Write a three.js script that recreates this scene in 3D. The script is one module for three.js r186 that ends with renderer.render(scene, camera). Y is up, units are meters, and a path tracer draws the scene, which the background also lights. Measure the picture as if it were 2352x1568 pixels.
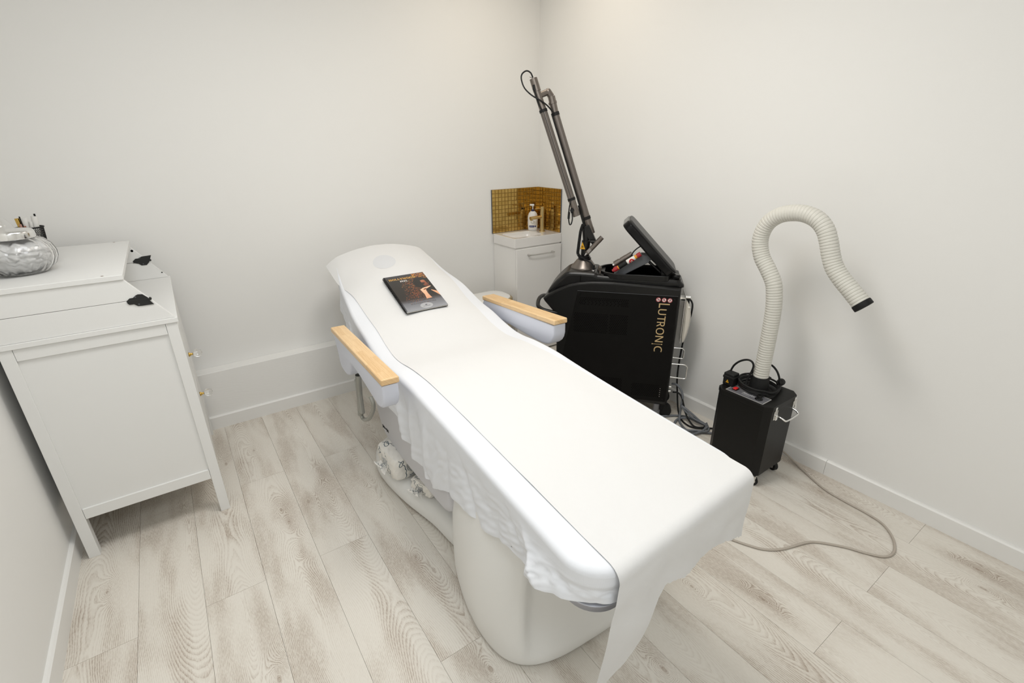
import * as THREE from 'three';
import { RoundedBoxGeometry } from 'three/addons/geometries/RoundedBoxGeometry.js';
import { mergeGeometries, mergeVertices, toCreasedNormals } from 'three/addons/utils/BufferGeometryUtils.js';
import { FontLoader } from 'three/addons/loaders/FontLoader.js';
import { TextGeometry } from 'three/addons/geometries/TextGeometry.js';
import { RectAreaLightUniformsLib } from 'three/addons/lights/RectAreaLightUniformsLib.js';
import { createNoise2D, createNoise3D } from 'simplex-noise';

// ---------------------------------------------------------------- camera, light, exposure
const scene = new THREE.Scene();
scene.background = new THREE.Color(0x000000);
const camera = new THREE.PerspectiveCamera(70.47, 2352 / 1568, 0.05, 30);
camera.position.set(0, 1.483, 0);
camera.quaternion.setFromRotationMatrix(new THREE.Matrix4().makeBasis(
  new THREE.Vector3(0.81951, -0.00866, 0.57300),
  new THREE.Vector3(0.22443, 0.92487, -0.30701),
  new THREE.Vector3(-0.52729, 0.38019, 0.75988)));
const renderer = new THREE.WebGLRenderer({ antialias: true });
renderer.toneMapping = THREE.LinearToneMapping;
renderer.toneMappingExposure = 1.0;
renderer.shadowMap.enabled = true;
RectAreaLightUniformsLib.init();

const CEIL = 2.55;
// recessed LED panels: [x, z, width along x, length along z, colour, intensity]
const PANELS = [
  [0.90, -1.30, 0.6, 0.6, 0xfffbf5, 16.3],
  [0.10, -1.30, 0.6, 0.6, 0xf4f9ff, 6.0],
  [0.10, 0.60, 0.6, 0.6, 0xf5f9fd, 12.4],
  [1.75, -2.30, 0.6, 0.6, 0xfff0dc, 2.4],
];

// ---------------------------------------------------------------- helpers
function mulberry(a) { return () => { a |= 0; a = a + 0x6D2B79F5 | 0; let t = Math.imul(a ^ a >>> 15, 1 | a); t = t + Math.imul(t ^ t >>> 7, 61 | t) ^ t; return ((t ^ t >>> 14) >>> 0) / 4294967296; }; }
const n2 = createNoise2D(mulberry(11)), n3 = createNoise3D(mulberry(23));
const V3 = (x, y, z) => new THREE.Vector3(x, y, z);
const clamp = (x, a, b) => Math.min(b, Math.max(a, x));
const sstep = (a, b, x) => { const t = clamp((x - a) / (b - a), 0, 1); return t * t * (3 - 2 * t); };
const lerp = (a, b, t) => a + (b - a) * t;
function table(pts) {            // smooth monotone-ish interpolation of [x, y] pairs (x ascending)
  return x => {
    if (x <= pts[0][0]) return pts[0][1];
    if (x >= pts[pts.length - 1][0]) return pts[pts.length - 1][1];
    let i = 0; while (pts[i + 1][0] < x) i++;
    const p1 = pts[i], p2 = pts[i + 1], p0 = pts[i - 1] || p1, p3 = pts[i + 2] || p2;
    const h = p2[0] - p1[0], t = (x - p1[0]) / h;
    const m1 = (p2[0] - p0[0]) ? (p2[1] - p0[1]) / (p2[0] - p0[0]) * h : 0, m2 = (p3[0] - p1[0]) ? (p3[1] - p1[1]) / (p3[0] - p1[0]) * h : 0;
    const t2 = t * t, t3 = t2 * t;
    return (2 * t3 - 3 * t2 + 1) * p1[1] + (t3 - 2 * t2 + t) * m1 + (-2 * t3 + 3 * t2) * p2[1] + (t3 - t2) * m2;
  };
}
const used = new Map();
function numbered(name) { const k = used.get(name) || 0; used.set(name, k + 1); return k ? `${name}_${String(k).padStart(3, '0')}` : name; }
function shadow(o) { o.traverse(c => { if (c.isMesh) { c.castShadow = true; c.receiveShadow = true; } }); return o; }
function thing(name, label, category, pos = [0, 0, 0], turn = 0, group) {
  const g = new THREE.Group(); g.name = numbered(name); g.position.set(...pos); g.rotation.y = turn;
  g.userData = { label, category }; if (group) g.userData.group = group; scene.add(g); return g;
}
function part(parent, name, geo, mat, label) {
  const m = new THREE.Mesh(geo, mat); m.name = name; m.castShadow = m.receiveShadow = true;
  if (label) m.userData.label = label; parent.add(m); return m;
}
function solo(name, geo, mat, label, category, group) {
  const m = new THREE.Mesh(geo, mat); m.name = numbered(name); m.castShadow = m.receiveShadow = true;
  m.userData = { label, category }; if (group) m.userData.group = group; scene.add(m); return m;
}
function struct(name, geo, mat) {
  const m = new THREE.Mesh(geo, mat); m.name = name; m.castShadow = m.receiveShadow = true; m.userData = { kind: 'structure' }; scene.add(m); return m;
}
const box = (w, h, d, x = 0, y = 0, z = 0) => new THREE.BoxGeometry(w, h, d).translate(x, y, z);
const rbox = (w, h, d, r = .004, x = 0, y = 0, z = 0, s = 2) => new RoundedBoxGeometry(w, h, d, s, r).translate(x, y, z);
// box given by its two corners
const cbox = (x0, x1, y0, y1, z0, z1, r = 0) => r ? rbox(x1 - x0, y1 - y0, z1 - z0, r, (x0 + x1) / 2, (y0 + y1) / 2, (z0 + z1) / 2) : box(x1 - x0, y1 - y0, z1 - z0, (x0 + x1) / 2, (y0 + y1) / 2, (z0 + z1) / 2);
const cyl = (r0, r1, h, x = 0, y = 0, z = 0, seg = 28) => new THREE.CylinderGeometry(r0, r1, h, seg).translate(x, y, z);
function rod(a, b, r0, r1 = r0, seg = 18) {           // cylinder from a to b
  const A = V3(...a), B = V3(...b), d = B.clone().sub(A), g = new THREE.CylinderGeometry(r1, r0, d.length(), seg);
  g.applyQuaternion(new THREE.Quaternion().setFromUnitVectors(V3(0, 1, 0), d.normalize())); g.translate((a[0] + b[0]) / 2, (a[1] + b[1]) / 2, (a[2] + b[2]) / 2); return g;
}
const tube = (pts, r, seg = 80, rs = 10, closed = false, tension = .5) => new THREE.TubeGeometry(new THREE.CatmullRomCurve3(pts.map(p => V3(...p)), closed, 'catmullrom', tension), seg, r, rs, closed);
const merge = a => mergeGeometries(a.map(g => { const q = g.index ? g.toNonIndexed() : g; for (const k of Object.keys(q.attributes)) if (!['position', 'normal', 'uv'].includes(k)) q.deleteAttribute(k); return q; }));
const lathe = (pts, seg = 48) => new THREE.LatheGeometry(pts.map(p => new THREE.Vector2(p[0], p[1])), seg);
function extrude(pts, depth, bevel = 0, seg = 2) {    // closed polygon in x, y pushed along +z; bevel stays inside the outline
  const s = pts instanceof THREE.Shape ? pts : new THREE.Shape(pts.map(p => new THREE.Vector2(p[0], p[1])));
  const g = new THREE.ExtrudeGeometry(s, { depth: depth - 2 * bevel, bevelEnabled: bevel > 0, bevelThickness: bevel, bevelSize: bevel, bevelOffset: -bevel, bevelSegments: seg, curveSegments: 12 });
  g.translate(0, 0, bevel); return g;
}
function rrect(w, h, r) { const s = new THREE.Shape(), x = w / 2, y = h / 2; s.moveTo(-x + r, -y); s.lineTo(x - r, -y); s.absarc(x - r, -y + r, r, -Math.PI / 2, 0); s.lineTo(x, y - r); s.absarc(x - r, y - r, r, 0, Math.PI / 2); s.lineTo(-x + r, y); s.absarc(-x + r, y - r, r, Math.PI / 2, Math.PI); s.lineTo(-x, -y + r); s.absarc(-x + r, -y + r, r, Math.PI, 1.5 * Math.PI); return s; }
function rring(w, l, r, n = 8) { const o = [], x = w / 2 - r, y = l / 2 - r; [[x, -y, -.5], [x, y, 0], [-x, y, .5], [-x, -y, 1]].forEach(([a, b, t]) => { for (let i = 0; i <= n; i++) { const q = (t + i / n * .5) * Math.PI; o.push([a + r * Math.cos(q), b + r * Math.sin(q)]); } }); return o; }
function smoothPoly(pts, n = 6) {                     // closed Catmull-Rom through a polygon
  const c = new THREE.CatmullRomCurve3(pts.map(p => V3(p[0], p[1], 0)), true, 'catmullrom', .5);
  return c.getPoints(pts.length * n).slice(0, -1).map(p => [p.x, p.y]);
}
function grid(rows, close = false, uvf) {             // rows: arrays of [x,y,z] of equal length
  const nr = rows.length, nc = rows[0].length, pos = [], uv = [], idx = [];
  rows.forEach((r, i) => r.forEach((p, j) => { pos.push(...p); const q = uvf ? uvf(i, j, p) : [j / (nc - 1), i / (nr - 1)]; uv.push(...q); }));
  for (let i = 0; i < nr - 1; i++) for (let j = 0; j < nc - (close ? 0 : 1); j++) { const k = (j + 1) % nc, a = i * nc + j, b = i * nc + k, c = a + nc, d = b + nc; idx.push(a, b, d, a, d, c); }
  const g = new THREE.BufferGeometry(); g.setAttribute('position', new THREE.Float32BufferAttribute(pos, 3)); g.setAttribute('uv', new THREE.Float32BufferAttribute(uv, 2)); g.setIndex(idx); g.computeVertexNormals(); return g;
}
function capped(rings) {                              // closed rings, both ends fanned shut
  const mid = r => { const c = [0, 0, 0]; r.forEach(p => p.forEach((v, i) => c[i] += v / r.length)); return r.map(() => c.slice()); };
  let g = grid([mid(rings[0]), ...rings, mid(rings[rings.length - 1])], true);
  g.deleteAttribute('normal'); g.deleteAttribute('uv'); g = mergeVertices(g, 1e-5); g.computeVertexNormals(); return g;
}
function planarUV(g, ax, ay, s = 1) { const p = g.attributes.position, uv = []; for (let i = 0; i < p.count; i++) uv.push(p.getComponent(i, ax) * s, p.getComponent(i, ay) * s); g.setAttribute('uv', new THREE.Float32BufferAttribute(uv, 2)); return g; }

// ---------------------------------------------------------------- textures and materials
function dataTex(w, h, f, srgb = true) {
  const d = new Uint8Array(w * h * 4);
  for (let y = 0; y < h; y++) for (let x = 0; x < w; x++) { const c = f(x, y), i = (y * w + x) * 4; d[i] = clamp(c[0], 0, 255); d[i + 1] = clamp(c[1], 0, 255); d[i + 2] = clamp(c[2], 0, 255); d[i + 3] = 255; }
  const t = new THREE.DataTexture(d, w, h); if (srgb) t.colorSpace = THREE.SRGBColorSpace; t.wrapS = t.wrapT = THREE.RepeatWrapping; t.magFilter = THREE.LinearFilter; t.minFilter = THREE.LinearMipmapLinearFilter; t.generateMipmaps = true; t.needsUpdate = true; return t;
}
function canvasTex(w, h, draw) { const c = document.createElement('canvas'); c.width = w; c.height = h; draw(c.getContext('2d'), w, h); const t = new THREE.CanvasTexture(c); t.colorSpace = THREE.SRGBColorSpace; return t; }
const M = (o) => new THREE.MeshPhysicalMaterial(o);
const noiseBump = dataTex(256, 256, (x, y) => { const a = x / 256 * Math.PI * 2, b = y / 256 * Math.PI * 2; const v = 128 + 70 * n3(Math.cos(a) * 6 + Math.sin(b) * 5, Math.sin(a) * 6, Math.cos(b) * 6) + 50 * n3(Math.cos(a) * 17, Math.sin(a) * 17 + Math.cos(b) * 15, Math.sin(b) * 17); return [v, v, v]; }, false);
const weave = dataTex(128, 128, (x, y) => { const v = 128 + 55 * Math.sin(x / 128 * Math.PI * 2 * 16) * Math.sin(y / 128 * Math.PI * 2 * 16) + 40 * n2(x * .9, y * .9); return [v, v, v]; }, false);

const wallMat = M({ color: new THREE.Color().setRGB(.85, .845, .82), roughness: .92, bumpMap: noiseBump, bumpScale: .0004 });
const ceilMat = M({ color: new THREE.Color().setRGB(.88, .88, .87), roughness: .95 });
const trimMat = M({ color: new THREE.Color().setRGB(.83, .825, .80), roughness: .45 });
const whitePaint = M({ color: new THREE.Color().setRGB(.81, .81, .79), roughness: .42 });
const whiteGloss = M({ color: new THREE.Color().setRGB(.88, .865, .835), roughness: .2 });
const ceramic = M({ color: new THREE.Color().setRGB(.84, .82, .79), roughness: .08, clearcoat: .5 });
const sheetMat = M({ color: new THREE.Color().setRGB(.80, .82, .855), roughness: .75, bumpMap: weave, bumpScale: .0002, sheen: .15 });
const paperMat = M({ color: new THREE.Color().setRGB(.75, .748, .738), roughness: .95, bumpMap: weave, bumpScale: .00025 });
const vinyl = M({ color: new THREE.Color().setRGB(.69, .715, .80), roughness: .5 });
const vinylShade = M({ color: new THREE.Color().setRGB(.62, .62, .645), roughness: .55 });
const shellMat = M({ color: new THREE.Color().setRGB(.81, .81, .785), roughness: .33 });
const blackBody = M({ color: new THREE.Color().setRGB(.006, .0058, .0055), roughness: .32, specularIntensity: .75 });
const blackSheet = M({ color: new THREE.Color().setRGB(.0055, .005, .0045), roughness: .75, specularIntensity: .3 });
const blackGloss = M({ color: new THREE.Color().setRGB(.006, .006, .006), roughness: .1, specularIntensity: .45 });
const blackRubber = M({ color: new THREE.Color().setRGB(.008, .008, .008), roughness: .6, specularIntensity: .6 });
const greyPlastic = M({ color: new THREE.Color().setRGB(.085, .09, .098), roughness: .45 });
const gunmetal = M({ color: new THREE.Color().setRGB(.20, .175, .155), roughness: .34, metalness: .85 });
const gunTube = M({ color: new THREE.Color().setRGB(.17, .15, .135), roughness: .42, metalness: .75 });
const chrome = M({ color: new THREE.Color().setRGB(.86, .86, .85), roughness: .12, metalness: 1 });
const steel = M({ color: new THREE.Color().setRGB(.62, .61, .59), roughness: .3, metalness: 1 });
const brass = M({ color: new THREE.Color().setRGB(.62, .47, .22), roughness: .34, metalness: 1 });
const brightBrass = M({ color: new THREE.Color().setRGB(.72, .48, .13), roughness: .25, metalness: 1 });
const cableGrey = M({ color: new THREE.Color().setRGB(.15, .16, .175), roughness: .5 });
const glass = M({ color: 0xffffff, roughness: .01, transmission: 1, ior: 1.5, thickness: 0 });
const crystal = M({ color: 0xffffff, roughness: .02, transmission: 1, ior: 1.52, thickness: .02 });
const hoseMat = M({ color: new THREE.Color().setRGB(.66, .645, .585), roughness: .5 });
const red = M({ color: new THREE.Color().setRGB(.36, .02, .025), roughness: .35 });
const orange = M({ color: new THREE.Color().setRGB(.75, .33, .02), roughness: .4 });
const goldInk = M({ color: new THREE.Color().setRGB(.66, .49, .25), roughness: .4, metalness: .3 });
const whitePlastic = M({ color: new THREE.Color().setRGB(.80, .79, .76), roughness: .4 });
const dark = M({ color: new THREE.Color().setRGB(.001, .001, .001), roughness: 1, specularIntensity: 0 });

// whitewashed oak laminate: growth rings cut by the board, knots, worn paint, pores
const PL = 1.2951, PW = .1928;
function plankTex(seed) {
  const R = mulberry(seed), off = R() * 90, W = 2048, H = 308;
  const yp = .02 + R() * .15, h0 = .010 + R() * .03, per = .5 + R() * .8, ph = R() * 6.28, amp = .03 + R() * .035, freq = 210 + R() * 70;
  const knots = []; const nk = seed % 4 === 3 ? 0 : 1 + Math.floor(R() * 2.2);
  for (let i = 0; i < nk; i++) knots.push([.1 + R() * 1.1, .03 + R() * .13, .018 + R() * .022, R()]);
  const wear = .18 * (R() - .5);
  return dataTex(W, H, (px, py) => {
    const x = px / W * PL, y = py / H * PW;
    const wx = .009 * n2(x * 2.6 + off, y * 5), w2 = .0007 * n2(x * 9 + off, y * 45 + 7);
    const hh = Math.abs(h0 + amp * Math.sin(x / per * 3.1 + ph) + .008 * n2(x * 2.1, off)) + .002;
    let r = Math.sqrt((y - yp + wx) * (y - yp + wx) + hh * hh) + w2;
    let phase = r * freq, kk = 0, pit = 0;
    for (const k of knots) {
      const dx = (x - k[0]) * .50, dy = y - k[1], d = Math.sqrt(dx * dx + dy * dy) + .0025 * n2(x * 18 + off, y * 26), g = Math.exp(-(d * d) / (k[2] * k[2] * 2.2));
      phase = lerp(phase, d * freq * 1.1 + k[3], g); kk = Math.max(kk, g); pit = Math.max(pit, sstep(.0075, .003, d) * k[3]);
    }
    const f = phase - Math.floor(phase);
    const ring = Math.pow(f, 2.6) * sstep(1, .90, f), pale = sstep(.12, .3, f) * sstep(.5, .3, f);
    const mask = sstep(-.7, 1.0, n2(x * 1.5 + off * 2, y * 7) + .35 * n2(x * 5 + off, y * 22) + wear);
    const pore = sstep(.2, .8, n2(x * 30 + off, y * 800) + .35 * n2(x * 90, y * 420));
    const brush = n2(x * 2.2 + off, y * 380) * .5 + n2(x * 12, y * 1000 + off) * .5;
    const fl = .35 + .65 * sstep(-.6, .4, n2(x * 45 + off, y * 200));
    let dk = ring * fl * (.20 + .70 * mask + .45 * kk) + pore * .26 * (.15 + mask) + .16 * mask * mask - pale * .06 + brush * .05 + pit * .5 + .12 * kk * mask;
    dk = clamp(dk * .95, 0, 1);
    const tone = 2.5 * n2(x * 1.1 + off, y * 3 + 31);
    return [lerp(227, 153, dk) + tone, lerp(222, 136, dk) + tone, lerp(212, 120, dk) + tone];
  });
}
const plankMats = Array.from({ length: 9 }, (_, i) => M({ map: plankTex(101 + i * 7), roughness: .42, bumpMap: noiseBump, bumpScale: .0001 }));
// pale finger-jointed rubberwood for the arm caps (u along the grain)
const woodTex = dataTex(1024, 128, (px, py) => {
  const x = px / 1024, y = py / 128, lane = Math.floor(y * 3 + .001), cut = Math.floor(x * 3.2 + lane * .37 + .2), o = lane * 17.3 + cut * 9.1;
  const g = Math.sin((y * 34 + 2.5 * n2(x * 2 + o, y * 4) + .9 * n2(x * 9 + o, y * 22)) * 2.2) * .5 + .5, p = sstep(.4, .9, n2(x * 70 + o, y * 160)), t = n2(o, 3.3);
  const joint = Math.abs(x * 3.2 + lane * .37 + .2 - Math.round(x * 3.2 + lane * .37 + .2)) < .004 ? .35 : 0;
  const d = .30 * g + .28 * p + .25 * t + joint;
  return [232 - 34 * d, 199 - 46 * d, 152 - 56 * d];
});
const armWood = M({ map: woodTex, roughness: .38 });

// ---------------------------------------------------------------- room shell
const XR = 2.318, XL = -.585, ZB = -2.98, ZF = 1.25;
struct('wall_right', cbox(XR, XR + .12, 0, CEIL, ZB - .12, ZF + .12), wallMat);
struct('wall_back', cbox(XL - .12, XR + .0, 0, CEIL, ZB - .12, ZB), wallMat);
struct('wall_left', cbox(XL - .12, XL, 0, CEIL, ZB, ZF + .12), wallMat);
struct('wall_front', cbox(XL, XR, 0, CEIL, ZF, ZF + .12), wallMat);
struct('ceiling', cbox(XL - .12, XR + .12, CEIL, CEIL + .12, ZB - .12, ZF + .12), ceilMat);
const floor = new THREE.Group(); floor.name = 'floor'; floor.userData = { kind: 'structure' }; scene.add(floor);
part(floor, 'subfloor', cbox(XL - .12, XR + .12, -.12, -.008, ZB - .12, ZF + .12), M({ color: 0x8a7462, roughness: .9 }));
{
  const R = mulberry(5); let n = 0;
  for (let k = -4; k < 13; k++) {
    const x0 = Math.max(k * PW, XL), x1 = Math.min((k + 1) * PW, XR); if (x1 - x0 < .01) continue;
    let z = (Math.abs(k) % 2 ? -.3085 : -.958) - 3 * PL;
    for (; z < ZF; z += PL) {
      const a = Math.max(z, ZB), b = Math.min(z + PL, ZF); if (b - a < .01) continue;
      const g = cbox(x0 + .0004, x1 - .0004, -.008, 0, a + .0004, b - .0004);
      const p = g.attributes.position, uv = [], fl = R() < .5, fm = R() < .5;
      for (let i = 0; i < p.count; i++) { let u = (p.getZ(i) - z) / PL, v = (p.getX(i) - k * PW) / PW; if (fl) u = 1 - u; if (fm) v = 1 - v; uv.push(u, v); }
      g.setAttribute('uv', new THREE.Float32BufferAttribute(uv, 2));
      part(floor, 'plank' + (n ? '_' + String(n).padStart(3, '0') : ''), g, plankMats[Math.floor(R() * 9) % 9]); n++;
    }
  }
}
const bbProfile = (t, h) => [[0, 0], [t, 0], [t, h - .006], [t - .006, h], [0, h]];
{ // baseboards; the right one is two lengths butted with a fine joint
  const right = new THREE.Group(); right.name = 'baseboard_right'; right.userData = { kind: 'structure' }; scene.add(right);
  const seg = (z0, z1) => extrude(bbProfile(.016, .077), z1 - z0).rotateY(Math.PI).translate(XR, 0, z1);
  part(right, 'board', seg(ZB + .016, -.7125), trimMat); part(right, 'board_001', seg(-.7113, ZF), trimMat);
  const gl = extrude(bbProfile(.014, .083), ZF - ZB); gl.translate(XL, 0, ZB); struct('baseboard_left', gl, trimMat);
  // boxed-in plinth along the back wall and its baseboard
  struct('trim_1', cbox(XL, 1.86, 0, .334, ZB, -2.897, .003), wallMat);
  const gb = extrude(bbProfile(.016, .077), 1.86 - XL - .014); gb.rotateY(-Math.PI / 2); gb.translate(1.86, 0, -2.897); struct('baseboard_back', gb, trimMat);
}
// ceiling panels (outside the picture, they light the room)
PANELS.forEach(([x, z, w, l, c, inten], i) => {
  const t = thing('ceiling_light', ['square LED ceiling panel over the treatment bed', 'square LED ceiling panel nearest the secretary desk', 'square LED ceiling panel behind the camera', 'square LED ceiling panel over the washbasin corner'][i], 'light', [x, CEIL, z]);
  part(t, 'frame', merge([cbox(-w / 2 - .02, w / 2 + .02, -.012, 0, -l / 2 - .02, -l / 2), cbox(-w / 2 - .02, w / 2 + .02, -.012, 0, l / 2, l / 2 + .02), cbox(-w / 2 - .02, -w / 2, -.012, 0, -l / 2, l / 2), cbox(w / 2, w / 2 + .02, -.012, 0, -l / 2, l / 2)]), whitePaint);
  part(t, 'diffuser', cbox(-w / 2, w / 2, -.006, 0, -l / 2, l / 2), M({ color: 0xffffff, roughness: .6, emissive: c, emissiveIntensity: .8 }));
  const L = new THREE.RectAreaLight(c, inten, w, l); L.position.set(x, CEIL - .015, z); L.lookAt(x, 0, z); scene.add(L);
});

// ---------------------------------------------------------------- treatment bed (local x = across, y = up, -z = towards the head; v counts along it)
const BED = [.7925 * Math.cos(.0602), 0, .7925 * Math.sin(.0602)], BEDTURN = -.0602;
const yc = table([[.3, .70], [.6, .70], [1.4, .70], [1.6, .687], [1.78, .668], [1.9, .69], [2.05, .745], [2.2, .80], [2.35, .857], [2.5, .897], [2.65, .927], [2.8, .952]]);
const kc = table([[.3, 0], [1.75, 0], [2.0, .3], [2.15, .6], [2.3, .7], [2.5, 1.0], [2.65, .85], [2.8, .7]]);
const bedTop = (u, v) => yc(v) - kc(v) * u * u;
const VH = 2.755, widL = table([[.3, .32], [2.2, .322], [2.45, .305], [2.76, .262]]), widR = table([[.3, .274], [.9, .277], [1.25, .287], [1.6, .315], [1.9, .335], [2.2, .325], [2.45, .29], [2.76, .25]]);
const vfoot = u => .53 + .1 * u;
function bedOutline(inset, n = 1) {        // plan outline (u, v) with outward normal and arc length, starting at the head centre, left side first
  const raw = [], rf = .085 - Math.min(inset, .06) * .6, rh = .10 - inset * .6, add = (u, v) => raw.push([u, v]);
  const wl = v => widL(v) - inset, wr = v => widR(v) - inset, v0 = vfoot(-.32) + inset, v1 = vfoot(.274) + inset, vh = VH - inset;
  const seg = (a, b, m) => { for (let i = 0; i < m; i++) add(lerp(a[0], b[0], i / m), lerp(a[1], b[1], i / m)); };
  seg([0, vh], [-wl(vh) + rh, vh], 8);
  for (let i = 0; i <= 8; i++) { const t = i / 8 * Math.PI / 2; add(-wl(vh - rh) + rh - rh * Math.sin(t), vh - rh + rh * Math.cos(t)); }
  for (let i = 1; i < 320; i++) { const v = lerp(vh - rh, v0 + rf, i / 320); add(-wl(v), v); }
  for (let i = 0; i <= 10; i++) { const t = i / 10 * Math.PI / 2; add(-wl(v0 + rf) + rf - rf * Math.cos(t), v0 + rf - rf * Math.sin(t)); }
  for (let i = 1; i < 40; i++) { const u = lerp(-wl(.6) + rf, wr(.6) - rf, i / 40); add(u, vfoot(u) + inset + lerp(v0 - vfoot(-wl(.6) + rf) - inset, v1 - vfoot(wr(.6) - rf) - inset, i / 40)); }
  for (let i = 0; i <= 10; i++) { const t = i / 10 * Math.PI / 2; add(wr(v1 + rf) - rf + rf * Math.sin(t), v1 + rf - rf * Math.cos(t)); }
  for (let i = 1; i < 170; i++) { const v = lerp(v1 + rf, vh - rh, i / 170); add(wr(v), v); }
  for (let i = 0; i <= 8; i++) { const t = i / 8 * Math.PI / 2; add(wr(vh - rh) - rh + rh * Math.cos(t), vh - rh + rh * Math.sin(t)); }
  seg([wr(vh) - rh, vh], [0, vh], 8);
  const N = raw.length; let s = 0;
  return raw.map((p, i) => { const a = raw[(i + N - 1) % N], b = raw[(i + 1) % N], dx = b[0] - a[0], dy = b[1] - a[1], l = Math.hypot(dx, dy) || 1; if (i) s += Math.hypot(p[0] - raw[i - 1][0], p[1] - raw[i - 1][1]); return { u: p[0], v: p[1], nu: dy / l * 1, nv: -dx / l * 1, s }; })
    .map(o => { const c = o.nu * o.u + o.nv * (o.v - 1.6); return c < 0 ? { ...o, nu: -o.nu, nv: -o.nv } : o; });
}
function drape(inset, lift, R, hemF, dispF, m = 22) {   // top + rounded edge + hanging skirt as one surface
  const out = bedOutline(inset + R), N = out.length, rings = [];
  for (let i = 0; i <= 10; i++) { const f = i / 10; rings.push(out.map(o => { const u = o.u * f, v = lerp(clamp(o.v, .62, 2.6), o.v, f); return [u, bedTop(u, v) + lift, -v]; })); }
  for (let i = 1; i <= 5; i++) { const t = i / 5 * Math.PI / 2; rings.push(out.map(o => [o.u + o.nu * R * Math.sin(t), bedTop(o.u, o.v) + lift - R * (1 - Math.cos(t)), -(o.v + o.nv * R * Math.sin(t))])); }
  for (let i = 1; i <= m; i++) { const t = i / m; rings.push(out.map(o => { const y0 = bedTop(o.u, o.v) + lift - R, hem = hemF(o), d = dispF(o, t), dy = d.y || 0; return [o.u + o.nu * (R + d.n), lerp(y0, hem, t) + dy, -(o.v + o.nv * (R + d.n))]; })); }
  return grid(rings, true, (i, j, p) => [p[0] * 40, p[2] * 40]);
}
const bed = thing('treatment_bed', 'pale grey treatment bed with wooden armrests and moulded white base', 'bed', BED, BEDTURN);
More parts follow.
